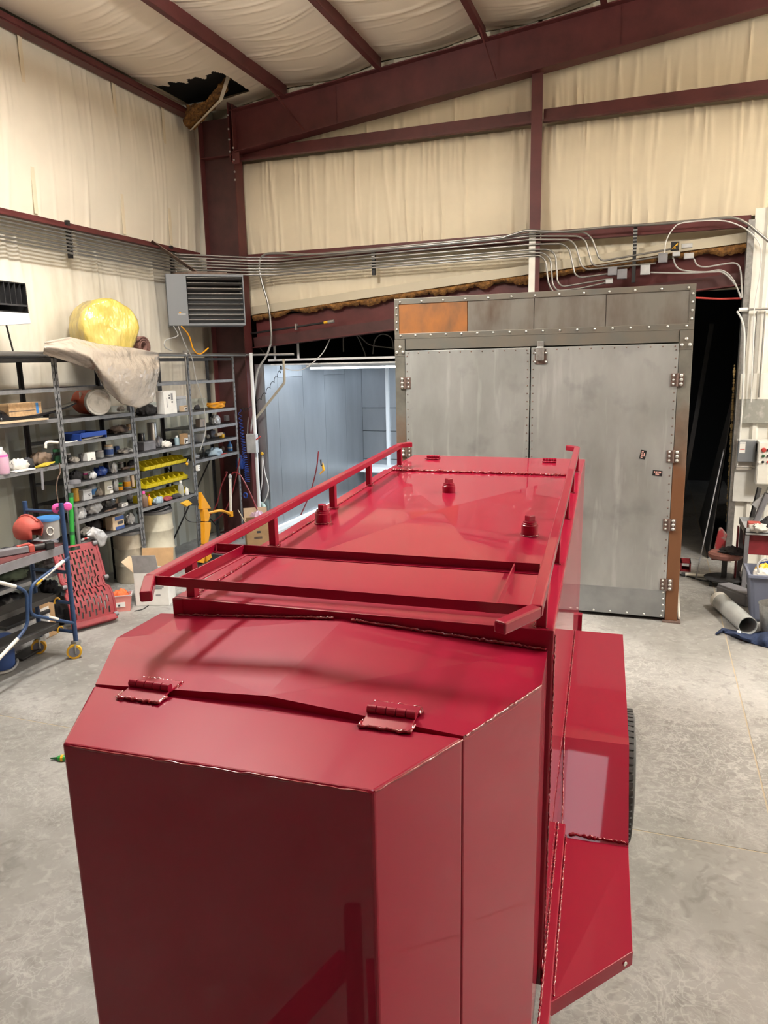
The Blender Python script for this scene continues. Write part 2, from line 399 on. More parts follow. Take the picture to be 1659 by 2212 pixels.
MB().add([(PUR[-1], YB, roof_z(PUR[-1])), (XRIDGE, YB, roof_z(XRIDGE)), (XRIDGE, 9.7, roof_z(XRIDGE)), (PUR[-1], 9.7, roof_z(PUR[-1])), (XR+.1, YB, roof_z(XR)), (XR+.1, 9.7, roof_z(XR))],
    [(0, 3, 2, 1), (1, 2, 5, 4)]).build('ceiling_sheet', 'vinyl_ceiling', ce)
# the building beyond the opening
YF = 16.0
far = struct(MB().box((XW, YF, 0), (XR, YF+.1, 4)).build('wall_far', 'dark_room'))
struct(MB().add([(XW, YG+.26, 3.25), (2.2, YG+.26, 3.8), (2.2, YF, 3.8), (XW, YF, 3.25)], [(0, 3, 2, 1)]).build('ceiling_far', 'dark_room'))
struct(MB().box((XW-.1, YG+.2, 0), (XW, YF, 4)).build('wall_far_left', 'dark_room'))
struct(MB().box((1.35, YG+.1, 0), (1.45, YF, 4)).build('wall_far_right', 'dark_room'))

# ------------------------------------------------------------------ steel frame
YC = 9.42                      # front edge of the frame's flanges
RT = lambda x: 5.775+.101*(x+5.35)     # rafter top
RB = lambda x: 5.27+.112*(x+5.40)
t = thing('roof_beam', 'deep maroon tapered steel roof beam spanning above the end wall', 'beam', (-2, YC+.1, 5.5))
x0, x1 = -5.50, 1.7
MB().prism([(x0, YC+.095, RB(x0)), (x1, YC+.095, RB(x1)), (x1, YC+.095, RT(x1)), (x0, YC+.095, RT(x0))], (0, .012, 0)).build('web', 'steel_maroon', t)
MB().bar((x0, YC+.1, RB(x0)-.006), (x1, YC+.1, RB(x1)-.006), .2, .014).build('bottom_flange', 'steel_maroon', t)
MB().bar((x0, YC+.1, RT(x0)+.006), (x1, YC+.1, RT(x1)+.006), .2, .014).build('top_flange', 'steel_maroon', t)
MB().box((x0-.03, YC, RB(x0)-.12), (x0-.012, YC+.2, RT(x0)+.11)).build('end_plate', 'steel_maroon', t)
for xs_ in (-4.0, -.55):
    MB().box((xs_, YC+.086, RB(xs_)+.01), (xs_+.006, YC+.095, RT(xs_)-.02)).build('stiffener', 'steel_maroon', t)
bolt = MB().lathe([(.014, 0), (.014, .008), (.009, .014)], (0, 0, 0), 6, (0, -1, 0)).mesh('bolt', MAT('galv'))
for (dz) in (.05, .2, .33, .5): inst('bolt', bolt, t, (x0-.02, YC-.001, RB(x0)-.05+dz))
for k, (xp, xb) in enumerate(((PUR[1]-.02, -4.42), (PUR[3]+.02, -1.93))):
    MB().bar((xp, YC-.42, roof_z(xp)-.1), (xb, YC+.03, RB(xb)+.01), .045, .006, (1, 0, 0)).build('flange_brace', 'steel_maroon', t)
c_ = thing('steel_column', 'maroon steel column standing in the corner behind the shelves', 'column', (-5.7, YC+.1, 0))
xo, xi = -5.98, -5.47
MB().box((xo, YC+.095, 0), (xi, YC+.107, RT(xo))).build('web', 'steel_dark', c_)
MB().box((xo-.014, YC, 0), (xo, YC+.2, RT(xo)-.02)).build('outer_flange', 'steel_maroon', c_)
MB().box((xi, YC, 0), (xi+.014, YC+.2, RT(xi)+.08)).build('inner_flange', 'steel_maroon', c_)
MB().box((xo, YC+.01, 5.215), (xi, YC+.095, 5.227)).build('stiffener', 'steel_maroon', c_)
MB().box((xi-.02, YC-.004, 5.1), (xi+.09, YC-.0, 5.24)).build('knee_plate', 'steel_maroon', c_)
MB().box((xo-.05, YC-.05, 0), (xi+.05, YC+.25, .02)).build('base_plate', 'steel_dark', c_)
for dz in (5.0, 5.15, 5.3, 4.9): inst('bolt', bolt, c_, (xi+.007, YC-.002, dz))
mp_ = thing('wind_column', 'slim maroon steel post between roof beam and header on the end wall', 'column', (-1.45, YC+.25, 3.2))
MB().box((-1.53, YC+.10, 3.25), (-1.40, YC+.11, RB(-1.45)-.02)).build('flange', 'steel_maroon', mp_)
MB().box((-1.47, YC+.11, 3.25), (-1.46, YC+.3, RB(-1.45)-.02)).build('web', 'steel_maroon', mp_)
MB().box((-1.53, YC+.095, 3.2), (-1.455, YC+.0999, 3.96)).build('filler_plate', 'liner_bright', mp_)
def zbeam(name, label, cat, a, b, h, fl, m='steel_maroon', drop=1, group=None, side=1):
    """Z section from a to b (top corner line); web hangs h; flanges fl"""
    a = np.array(a, float); b = np.array(b, float); d = (b-a)/np.linalg.norm(b-a); u = np.array([0, 0, 1.]); s_ = np.cross(d, u)*side
    t = thing(name, label, cat, (a+b)/2+np.array([0, 0, -h]), group)
    MB().bar(a-u*h/2, b-u*h/2, .006, h).build('web', m, t)
    MB().bar(a+s_*fl/2, b+s_*fl/2, fl, .006).build('top_flange', m, t)
    MB().bar(a-s_*fl/2-u*h, b-s_*fl/2-u*h, fl, .006).build('bottom_flange', m, t)
    MB().bar(a-s_*fl-u*(h-.012), b-s_*fl-u*(h-.012), .005, .022).build('lip', m, t)
    return t
names = ['beside the left wall', 'nearest the torn ceiling insulation', 'midway between the torn insulation and the wind column', 'whose flange brace stands beside the wind column', 'past the wind column toward the ridge', 'at the ridge side of the roof']
for k, x in enumerate(PUR):
    if k == 0: continue
    zbeam('roof_purlin', 'maroon roof purlin '+names[k], 'beam', (x, YB, roof_z(x)+.01), (x, 9.62, roof_z(x)+.01), .2, .065, side=-1, group='roof purlins')
zbeam('eave_strut', 'maroon eave strut along the top of the left wall', 'beam', (XW+.12, YB, 5.845), (XW+.12, 9.4, 5.845), .09, .07, side=-1)
MB().box((XW+.04, YB, 5.74), (XW+.17, 9.42, 5.765)).build('eave_flange', 'steel_maroon', bpy.data.objects['eave_strut'])
zbeam('wall_girt', 'maroon girt along the left wall above the conduits', 'beam', (XW+.14, YB, 4.0), (XW+.14, 9.41, 4.0), .075, .1, side=-1)
zbeam('wall_girt', 'maroon girt high on the end wall between corner column and wind column', 'beam', (-5.45, 9.62, 5.325), (-1.53, 9.62, 5.325), .15, .07, side=-1)
zbeam('wall_girt', 'maroon girt high on the end wall beyond the wind column', 'beam', (-1.4, 9.62, 5.325), (XR, 9.62, 5.325), .15, .07, side=-1)
zbeam('wall_girt', 'maroon girt behind the conduits on the end wall', 'beam', (-5.45, 9.62, 3.96), (-1.53, 9.62, 3.96), .13, .07, side=-1)
zbeam('wall_girt', 'maroon girt above the junction boxes on the end wall', 'beam', (-1.4, 9.62, 3.96), (.90, 9.62, 3.96), .13, .07, side=-1)
h_ = thing('header_beam', 'sloping maroon header beam over the opening to the booth', 'beam', (-2.3, 9.75, 2.9))
xa, xb = -5.45, .88
MB().prism([(xa, 9.76, LOW(xa)), (xb, 9.76, LOW(xb)), (xb, 9.76, LOW(xb)+.4), (xa, 9.76, LOW(xa)+.4)], (0, .012, 0)).build('web', 'steel_maroon', h_)
MB().bar((xa, 9.70, LOW(xa)-.005), (xb, 9.70, LOW(xb)-.005), .2, .014).build('bottom_flange', 'steel_maroon', h_)
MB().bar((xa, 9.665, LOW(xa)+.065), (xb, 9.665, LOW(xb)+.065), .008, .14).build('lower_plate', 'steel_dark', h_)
# torn strip of insulation along the header
mb = MB(); rag = rng.normal(0, 1, 260); rag = np.convolve(rag, np.ones(7)/7, 'same')*.05+rng.normal(0, .006, 260)
def tfn(a, b):
    u = xa+(xb-xa)*a; z = LOW(u)+.465-b*(.085+rag[min(259, int(a*259))])
    return (u, 9.69-.045*math.sin(math.pi*b)-.012*rag[min(259, int(a*259)-17)]*10*b, z)
mb.grid(tfn, 260, 5)
ti = thing('torn_insulation', 'ragged strip of brown insulation along the top of the header beam', 'insulation', (-2.3, 9.7, 2.9))
mb.build('fibre_edge', 'fibre', ti, smooth=60)
mb = MB().grid(lambda a, b: (xa+(xb-xa)*a, 9.64-.01*math.sin(30*a), LOW(xa+(xb-xa)*a)+.56-.11*b), 80, 2)
mb.build('facing_hem', mat('vinyl_hem', (.5, .45, .34), .5), ti)

# unseen glowing roof panel, added so the fender slope picks up a pale reflection
sk = thing('added_skylight', 'glowing roof panel added over the trailer for the pale reflection on its fender', 'added_skylight', (.4, 1.8, roof_z(.4)))
mat('added_skylight_glow', (.9, .93, .95), .5, emit=(.86, .93, 1.), es=3.6)
sx0, sx1, sy0, sy1 = -.5, .16, .2, 3.3
MB().add([(sx0, sy0, roof_z(sx0)-.012), (sx1, sy0, roof_z(sx1)-.012), (sx1, sy1, roof_z(sx1)-.012), (sx0, sy1, roof_z(sx0)-.012)], [(0, 3, 2, 1)]).build('panel', 'added_skylight_glow', sk)
for (a, b) in (((sx0, sy0), (sx1, sy0)), ((sx0, sy1), (sx1, sy1)), ((sx0, sy0), (sx0, sy1)), ((sx1, sy0), (sx1, sy1))): MB().bar((a[0], a[1], roof_z(a[0])-.02), (b[0], b[1], roof_z(b[0])-.02), .05, .02).build('frame', 'white_metal', sk)
# lamps
for i, (x, y, fac) in enumerate(LAMPS):
    t = thing('high_bay_lamp', 'white linear high bay lamp hanging '+['between trailer and shelving', 'over the clear floor beside the trailer', 'over the empty side of the shop', 'over the empty floor behind the trailer'][i], 'lamp', (x, y, LAMP_Z), 'high bay lamps')
    MB().box((x-.24, y-.61, LAMP_Z), (x+.24, y+.61, LAMP_Z+.06)).build('housing', 'white_metal', t)
    for s in (-1, 1): MB().cyl((x, y+s*.5, LAMP_Z+.06), (x, y+s*.5, roof_z(x)), .004, 6).build('hanger', 'galv', t)
# ------------------------------------------------------------------ trailer (local frame: x across, y along, z up; origin = right near top corner of the tank)
ty, tp, tr = R(-3.59), R(1.65), R(-.64)
TL = np.array([math.sin(ty)*math.cos(tp), math.cos(ty)*math.cos(tp), math.sin(tp)])
TX = np.array([math.cos(ty), -math.sin(ty), math.tan(tr)]); TX /= np.linalg.norm(TX); TZ = np.cross(TX, TL)
TP = np.array([-.241, 2.043, 1.682])
def loc2w(l): return TP+l[0]*TX+l[1]*TL+l[2]*TZ
def w2loc(w_): v = np.array(w_)-TP; return np.array([v@TX, v@TL, v@TZ])
def tz(px, py, z):
    d = ray(px, py); o = TP+z*TZ; return w2loc(EYE+d*((o-EYE)@TZ)/(d@TZ))
TR = thing('tank_trailer', 'glossy red steel tank trailer with roof rack and hinged front lid', 'trailer', (0, 0, 0))
mm = Matrix.Identity(4)
for i in range(3): mm[i][0] = TX[i]; mm[i][1] = TL[i]; mm[i][2] = TZ[i]; mm[i][3] = TP[i]
TR.matrix_world = mm; ORG[TR.name] = np.zeros(3)
W_ = 1.22; ZB = -1.22
P_ = 'paint_red'
def weld(pts, r=.006, parent=TR, seed=0, step=.005):
    r *= .72
    g = np.random.default_rng(seed); out = []; rad = []
    P = [np.array(p, float) for p in pts]
    for a, b in zip(P[:-1], P[1:]):
        n = max(2, int(np.linalg.norm(b-a)/step))
        for i in range(n):
            out.append(a+(b-a)*i/n+g.normal(0, r*.3, 3)); rad.append(r*(.6+.7*g.random()))
    out.append(P[-1]); rad.append(r)
    return MB().tube(out, rad, 6).build('weld_bead', 'weld_red', parent, smooth=80)
# tank
tank = MB(); tank.box((-W_, .012, ZB), (0, 2.5, -.012)); tk = tank.build('tank_body', P_, TR, bevel=.006)
top = MB(); C0 = (-.62, 1.35, .026)
q = [(-W_+.05, .03, 0), (-.05, .03, 0), (-.05, 2.47, 0), (-W_+.05, 2.47, 0)]
vs = []; fs = []
for i in range(4):
    a = np.array(q[i]); b = np.array(q[(i+1) % 4]); top.add([a, b, C0], [(0, 1, 2)])
top.build('top_sheet', P_, tk)
for (x0_, x1_) in ((-W_, -W_+.05), (-.05, 0)):
    MB().box((x0_, .0, -.012), (x1_, 2.5, .004)).build('top_rim', P_, tk, bevel=.003)
lip = MB().box((-W_, -.004, -.06), (0, .016, .006)); lip.box((-W_, 0, -.006), (0, .06, .006)); lip.build('front_lip', P_, tk, bevel=.003)
MB().box((-W_-.004, -.006, -.075), (-W_+.035, .03, .004)).build('lip_end', P_, tk, bevel=.004)
weld([(-W_+.055, .05, .004), (-W_+.055, 2.46, .004)], .004, tk, 1)
weld([(0.002, .02, -.015), (.002, .02, ZB+.1)], .004, tk, 2)
weld([(-1.17, 2.475, .006), (-.05, 2.475, .006)], .011, tk, 3)
# rear compartment
rear = MB().prism([(-W_, 2.5, ZB), (-W_, 2.5, -.002), (-W_+.01, 3.22, -.012), (-W_+.01, 3.22, ZB)], (W_-.005, 0, 0)).build('rear_compartment', P_, TR, bevel=.006)
def hinge(cx, cy, cz, L, parent, w1=.055, w2=.06, rz=0, z1=None, z2=None):
    """butt hinge with its pin along x (turned by rz)"""
    c, s = math.cos(rz), math.sin(rz); ax = np.array([c, s, 0]); ay = np.array([-s, c, 0]); o = np.array([cx, cy, cz])
    mb = MB()
    for (sg, wd, ze) in ((1, w1, z1), (-1, w2, z2)):
        dz = 0 if ze is None else (ze-cz+.004)      # outer edge rests on its sheet
        mb.obox(o+ay*sg*(wd/2+.004)+np.array([0, 0, -.004+dz/2]), ax*L/2, ay*wd/2+np.array([0, 0, sg*dz/2]), (0, 0, .003))
    h = mb.build('hinge', P_, parent, bevel=.002)
    for k in range(5):
        a = -L/2*1.02+k*L*1.02/5
        MB().cyl(o+ax*(a+.0012)+np.array([0, 0, .006]), o+ax*(a+L*1.02/5-.0012)+np.array([0, 0, .006]), .0105, 14).build('knuckle', P_, h, smooth=40)
    return h
for (px, py) in ((942, 981), (1190, 986)):
    l = tz(px, py, .01); hinge(l[0], 3.05, 0, .09, rear, .035, .04)
    weld([(l[0]-.045, 2.99, .0), (l[0]+.045, 2.99, .0)], .006, rear, 5)
# front compartment and its hinged lid
ZH = -.055
pL0, pL1, pL2, pL3 = (-1.275, 0), tuple(tz(252, 1378, ZH)[:2]), tuple(tz(206, 1478, ZH)[:2]), tuple(tz(134, 1606, ZH)[:2])
pR0, pR1, pR2, pR3 = (-.016, 0), tuple(tz(1170, 1480, ZH)[:2]), tuple(tz(1001, 1590, ZH)[:2]), tuple(tz(806, 1710, ZH)[:2])
pk = tz(575, 1503, -.040)
def shell(pts, z0): return [(p[0], p[1], z0) for p in pts]
fc = MB()
# walls of the fixed section
wallp = [pL2, pL1, pL0, pR0, pR1, pR2]
n = len(wallp)
fc.prism([(p[0], p[1], ZB) for p in wallp], (0, 0, ZH-ZB-.01))
fcb = fc.build('front_compartment', P_, TR, bevel=.004)
hood = MB()
zc0, zc1 = -.016, float(pk[2])
hv = [(pL0[0], 0, ZH), (-.63, 0, zc0), (pR0[0], 0, ZH), (pR1[0], pR1[1], ZH), (pR2[0], pR2[1], ZH), tuple(pk), (pL2[0], pL2[1], ZH), (pL1[0], pL1[1], ZH)]
hb = [(v[0], v[1], ZH-.012) for v in hv]
hood.add(hv+hb, [(0, 7, 6, 5, 1), (1, 5, 4, 3, 2), (6, 14, 13, 5), (5, 13, 12, 4), (7, 15, 14, 6), (4, 12, 11, 3), (3, 11, 10, 2)])
hd = hood.build('hood_sheet', P_, fcb)
weld([(-1.2, -.012, ZH+.006), (-.66, -.012, zc0+.004)], .006, fcb, 8)
weld([(-.60, -.012, zc0+.004), (-.02, -.012, ZH+.006)], .006, fcb, 9)
weld([(pR1[0], pR1[1], ZH), (pR2[0]+.005, pR2[1]+.003, ZH)], .004, fcb, 10)
lid = MB()
e = np.array
gap = .007
def shift(p, d): return (p[0], p[1]-d)
lp = [shift(pL2, gap), shift(pR2, gap), pR3, pL3]
lid.prism([(p[0], p[1], ZB) for p in lp], (0, 0, ZH-ZB))
ld = lid.build('front_lid', P_, TR, bevel=.007, seg=3)
weld([(pL3[0]+.02, pL3[1]-.001, ZH-.004), (pR3[0]-.01, pR3[1]-.001, ZH-.004)], .0035, ld, 11, step=.02)
weld([(pR3[0]+.002, pR3[1]+.004, ZH-.003), (pR2[0], pR2[1]-.012, ZH-.003)], .0035, ld, 12, step=.015)
h1 = tz(325, 1487, ZH+.01); h2 = tz(846, 1546, ZH+.01)
for (h, sd) in ((h1, 20), (h2, 30)):
    zz = ZH+.019
    # the seam runs slightly oblique
    rz = math.atan2(pR2[1]-pL2[1], pR2[0]-pL2[0])
    pl = [np.array(v) for v in ((pL0[0], 0, ZH), (pL2[0], pL2[1], ZH), pk)] if h[0] < pk[0] else [np.array(v) for v in ((-.63, 0, zc0), tuple(pk), (pR2[0], pR2[1], ZH))]
    nn_ = np.cross(pl[1]-pl[0], pl[2]-pl[0]); hz = lambda x, y: pl[0][2]-((x-pl[0][0])*nn_[0]+(y-pl[0][1])*nn_[1])/nn_[2]
    ht_ = hz(h[0], h[1]+.05); zz = ht_*.5+ZH*.5+.010
    hg = hinge(h[0], h[1], zz, .118, ld, .05, .05, rz, ht_+.003, ZH+.003)
    c_, s_ = math.cos(rz), math.sin(rz)
    def hp(a, b): return (h[0]+a*c_-b*s_, h[1]+a*s_+b*c_, ZH+.006)
    weld([hp(-.062, -.03), hp(-.062, -.056), hp(.06, -.056), hp(.062, -.02)], .0055, hg, sd)
    weld([np.array(hp(.062, .02))+(0, 0, ht_-ZH-.004), np.array(hp(.06, .054))+(0, 0, ht_-ZH-.004), np.array(hp(-.06, .056))+(0, 0, ht_-ZH-.004)], .0055, hg, sd+1)
# filler caps
for (px, py) in ((694, 1128), (968, 1066), (1143, 1155)):
    l = tz(px, py, .012); cx, cy = l[0], l[1]+.02
    zt = .004
    cp = MB().lathe([(.035, zt), (.035, .05), (.031, .053), (.031, .058), (.028, .060), (.028, .066), (.0, .066)], (cx, cy, 0), 20).build('filler_cap', P_, TR, smooth=35)
    MB().lathe([(.021, .066), (.021, .088), (.018, .091), (0, .091)], (cx, cy, 0), 4 if px > 700 else 6).build('plug', P_, cp)
    weld([(cx+.037*math.cos(a), cy+.037*math.sin(a), zt+.003) for a in np.linspace(0, 6.28, 15)], .005, cp, int(px))
# roof rack
rk = [(-1.165, 1), (-.037, -1)]
ZR = .134
rails = []
for (x, s) in rk:
    y0_, y1_ = -.2, 2.68
    rl = MB()
    pts = [(x+s*.075, y0_-.135, ZR), (x, y0_, ZR), (x, y1_, ZR), (x+s*.06, y1_+.06, ZR)]
    wd, ht = .034, .032
    for a, b in zip(pts[:-1], pts[1:]):
        rl.bar(a, b, wd, ht)
    ro = rl.build('rack_rail', P_, TR, bevel=.005)
    for yy in (.03, .67, 1.38, 1.98, 2.66):
        MB().box((x-.015, yy-.017, 0), (x+.015, yy+.017, ZR-.014)).build('rail_post', P_, ro, bevel=.003)
        weld([(x+s*.02, yy-.022, .005), (x+s*.02, yy+.022, .005)], .004, ro, int(yy*100))
        weld([(x-.02, yy-.022, .005), (x+.02, yy-.022, .005)], .004, ro, int(yy*100)+1)
zt = ZR+.014
def angle_bar(a, b, flat, name='rack_bar'):
    a = e(a, float); b = e(b, float); f_ = e(flat, float)
    m_ = MB().bar(a+(0, 0, -.014), b+(0, 0, -.014), .004, .028); m_.bar(a+f_*.013+(0, 0, -.027), b+f_*.013+(0, 0, -.027), .028, .003)
    return m_.build(name, P_, TR)
xl, xr = -1.145, -.057
angle_bar((xl, -.2, zt), (xr, -.2, zt), (0, 1, 0)); angle_bar((xl, .17, zt), (xr, .17, zt), (0, -1, 0))
a0 = tz(390, 1243, zt); a1 = tz(508, 1186, zt); angle_bar((a0[0]+.005, -.195, zt), (a1[0]+.005, .165, zt), (1, 0, 0), 'rack_side_bar')
b0 = tz(1092, 1290, zt-.04); b1 = tz(1108, 1222, zt-.03); angle_bar((b1[0]+.005, -.195, zt-.003), (b1[0]+.012, .165, zt-.003), (-1, 0, 0), 'rack_side_bar')
# fenders, deck and frame rails, both sides
ZFd = -.95
for s, xb_ in ((1, 0), (-1, -W_)):
    X_ = lambda x: xb_+s*x
    fd = MB(); th = .006
    prof = [(.74, -1.19), (1.12, ZFd), (2.42, ZFd), (2.80, -1.19)]
    fd.add([(X_(x), y, z) for x in (.0, .283) for (y, z) in prof]+[(X_(.283), y, z-.055) for (y, z) in prof],
           [((i, i+1, 5+i, 4+i) if s < 0 else (i, 4+i, 5+i, i+1)) for i in range(3)]+[((4+i, 5+i, 9+i, 8+i) if s < 0 else (4+i, 8+i, 9+i, 5+i)) for i in range(3)])
    fo = fd.build('fender', P_, TR); md = fo.modifiers.new('solid', 'SOLIDIFY'); md.thickness = th; md.offset = -1
    weld([(X_(.004), 2.42, ZFd+.003), (X_(.004), 1.12, ZFd+.003), (X_(.02), .78, -1.165)], .004, fo, 50)
    dk = MB().prism([(X_(.03), -.02, -1.245), (X_(.286), .25, -1.235), (X_(.283), .75, -1.19), (X_(.03), .75, -1.19)], (0, 0, -.006)).build('fender_deck', P_, TR, bevel=.002)
    MB().prism([(X_(.03), -.022, -1.244), (X_(.288), .25, -1.234), (X_(.288), .25, -1.290), (X_(.03), -.022, -1.30)], (-.004*s, .006, 0)).build('deck_flange', P_, dk, bevel=.003)
    if s > 0:
        MB().lathe([(.008, 0), (.008, .0025)], (X_(.262), .219, -1.262), 10, (.72, -.69, 0)).build('bolt_hole', 'white', dk)
    weld([(X_(.05), .752, -1.178), (X_(.28), .752, -1.178)], .008, fo, 51)
    MB().box((X_(.003), -.34, -1.31), (X_(.034), .80, -1.16)).build('frame_rail', P_, TR, bevel=.004)
    MB().box((X_(.0), .8, -1.31), (X_(-.05), 3.2, -1.2)).build('frame_rail', P_, TR)
    weld([(X_(.038), .76, -1.185), (X_(.038), 0, -1.235)], .005, dk, 52)
    weld([(X_(.004), .78, -1.157), (X_(.004), -.33, -1.157)], .005, dk, 53)
    # wheels
    for yc in (1.6,):
        Rw = .335
        zc = min(1, 1)*0
        # wheel centre height from the ground
        cw = loc2w((X_(.19), yc, -1.3)); zc = -1.3+(Rw-cw[2])
        wl_ = bpy.data.objects.new('wheel', None); COL.objects.link(wl_); wl_.parent = TR
        prof = [(.20, -.10), (.25, -.112), (.315, -.105), (.33, -.085), (Rw, -.05), (Rw, .05), (.33, .085), (.315, .105), (.25, .112), (.20, .10)]
        ti_ = MB().lathe(prof, (X_(.226), yc, zc), 48, (1, 0, 0)).build('tire', 'rubber', wl_, smooth=35)
        tread = MB()
        for k in range(60):
            a = 2*math.pi*k/60
            for (o_, hw) in ((-.075, .022), (-.025, .018), (.025, .018), (.075, .022)):
                rad = np.array([0, math.cos(a), math.sin(a)]); tan = np.array([0, -math.sin(a), math.cos(a)])
                tread.obox(np.array([X_(.226)+o_, yc, zc])+rad*(Rw-(.008 if abs(o_) > .05 else 0)), (hw, 0, 0), tan*.012, rad*.008)
        tread.build('tread', 'rubber', ti_)
        MB().lathe([(.05, .02), (.09, .03), (.13, .0), (.19, .02), (.205, .085), (.21, .1)], (X_(.226), yc, zc), 28, (s, 0, 0)).build('rim', 'white', wl_, smooth=40)
        MB().cyl((X_(.22), yc, zc), (X_(-.2), yc, zc), .04, 12).build('hub', 'black', wl_)
MB().box((.0, 3.17, -1.31), (.03, 3.225, -1.13)).build('rear_bracket', P_, TR)
for yy in (-.4, .8, 2.3, 3.1): MB().box((-W_, yy, -1.31), (0, yy+.05, -1.225)).build('cross_member', P_, TR)
for s in (-1, 1): MB().bar((-.61+s*.5, -.3, -1.27), (-.61+s*.05, -1.55, -1.27), .05, .08).build('tongue_beam', P_, TR)
jk = w2loc((0, 0, 0))
cw = loc2w((-.61, -1.5, -1.27)); MB().cyl((-.61, -1.5, -1.0), (-.61, -1.5, -1.27-cw[2]+.012), .03, 12).build('tongue_jack', 'black', TR)
MB().lathe([(.09, 0), (.09, .01), (0, .01)], (-.61, -1.5, -1.27-cw[2]+.004), 16).build('jack_foot', 'black', TR)

# ------------------------------------------------------------------ curing oven
YO = 7.17
OL, OR_ = -2.462, .281
ov = thing('curing_oven', 'large grey sheet metal curing oven with double doors and rusted frame', 'oven', (-1.1, YO, 0))
MB().box((OL+.01, YO+.12, .01), (OR_-.01, YO+2.1, 2.66)).build('body', 'oven_frame', ov)
def ox(px, py): return float(at_y(px, py, YO)[0])
# hood of four sheets
xs_ = [OL+.02, ox(1009.6, 690), ox(1153.5, 680), ox(1309, 668), OR_-.02]
hood_ = MB().box((OL, YO+.02, 2.665), (OR_, YO+.16, 3.05)).build('hood', 'oven_frame', ov)
for k in range(4):
    MB().box((xs_[k]+.003, YO+.004, 2.715), (xs_[k+1]-.003, YO+.02, 3.0)).build('hood_panel', 'oven_rust' if k == 0 else 'oven_hood', hood_)
for (z0, z1) in ((2.668, 2.72), (3.0, 3.052)): MB().box((OL, YO-.002, z0), (OR_, YO+.018, z1)).build('hood_rim', 'oven_frame', hood_, bevel=.002)
for (x0_, x1_) in ((OL, OL+.045), (OR_-.045, OR_)): MB().box((x0_, YO-.002, 2.72), (x1_, YO+.018, 3.0)).build('hood_rim', 'oven_frame', hood_)
riv = MB().lathe([(.011, 0), (.010, .005), (.006, .009), (0, .0105)], (0, 0, 0), 10, (0, -1, 0)).mesh('rivet', MAT('rivet'), 50)
big = MB().lathe([(.016, 0), (.015, .007), (.009, .013), (0, .015)], (0, 0, 0), 10, (0, -1, 0)).mesh('bolt_head', MAT('rivet'), 50)
for k in range(18): inst('rivet', riv, hood_, (OL+.06+k*(OR_-OL-.12)/17, YO-.002, 2.70))
for k in range(13): inst('rivet', riv, hood_, (OL+.06+k*(OR_-OL-.12)/12, YO-.002, 3.02))
for x in (OL+.022, OR_-.022):
    for z in (2.76, 2.83, 2.9, 2.97): inst('rivet', riv, hood_, (x, YO-.002, z))
# frame
MB().box((OL+.11, YO, 2.565), (OR_-.115, YO+.12, 2.668)).build('lintel', 'oven_frame', ov)
m_rp = mat('oven_post', (.185, .18, .155), .5, metal=.4, var=.3, vscale=4)
nt = m_rp.node_tree; bs = nt.nodes['Principled BSDF']; old = bs.inputs['Base Color'].links[0].from_socket
tc = nt.nodes.new('ShaderNodeTexCoord'); sp = nt.nodes.new('ShaderNodeSeparateXYZ'); nz = nt.nodes.new('ShaderNodeTexNoise'); nz.inputs['Scale'].default_value = 5
ad = nt.nodes.new('ShaderNodeMath'); ad.operation = 'MULTIPLY_ADD'; ad.inputs[1].default_value = .9
mr = nt.nodes.new('ShaderNodeMapRange'); mr.inputs[1].default_value = 2.55; mr.inputs[2].default_value = 1.75
nt.links.new(tc.outputs['Object'], sp.inputs[0]); nt.links.new(tc.outputs['Object'], nz.inputs[0])
nt.links.new(nz.outputs[0], ad.inputs[0]); nt.links.new(sp.outputs['Z'], ad.inputs[2]); nt.links.new(ad.outputs[0], mr.inputs[0])
rr = nt.nodes.new('ShaderNodeMix'); rr.data_type = 'RGBA'; rr.inputs['B'].default_value = (.21, .095, .045, 1)
nt.links.new(mr.outputs[0], rr.inputs['Factor']); nt.links.new(old, rr.inputs['A']); nt.links.new(rr.outputs['Result'], bs.inputs['Base Color'])
for (x0_, x1_) in ((OL, OL+.105), (OR_-.11, OR_)):
    po = MB().box((x0_, YO-.006, .012), (x1_, YO+.12, 2.53)).build('post', 'oven_post', ov, bevel=.003)
    MB().box((x0_-.0, YO-.009, 2.50), (x1_+.0, YO, 2.665)).build('gusset', 'oven_frame', po)
    for (dx, dz) in ((.02, 2.54), (.085, 2.54), (.055, 2.59)): inst('bolt_head', big, po, (x0_+dx, YO-.009, dz))
    MB().box((x0_-.02, YO-.05, 0), (x1_+.03, YO+.12, .012)).build('foot_plate', 'hinge', po)
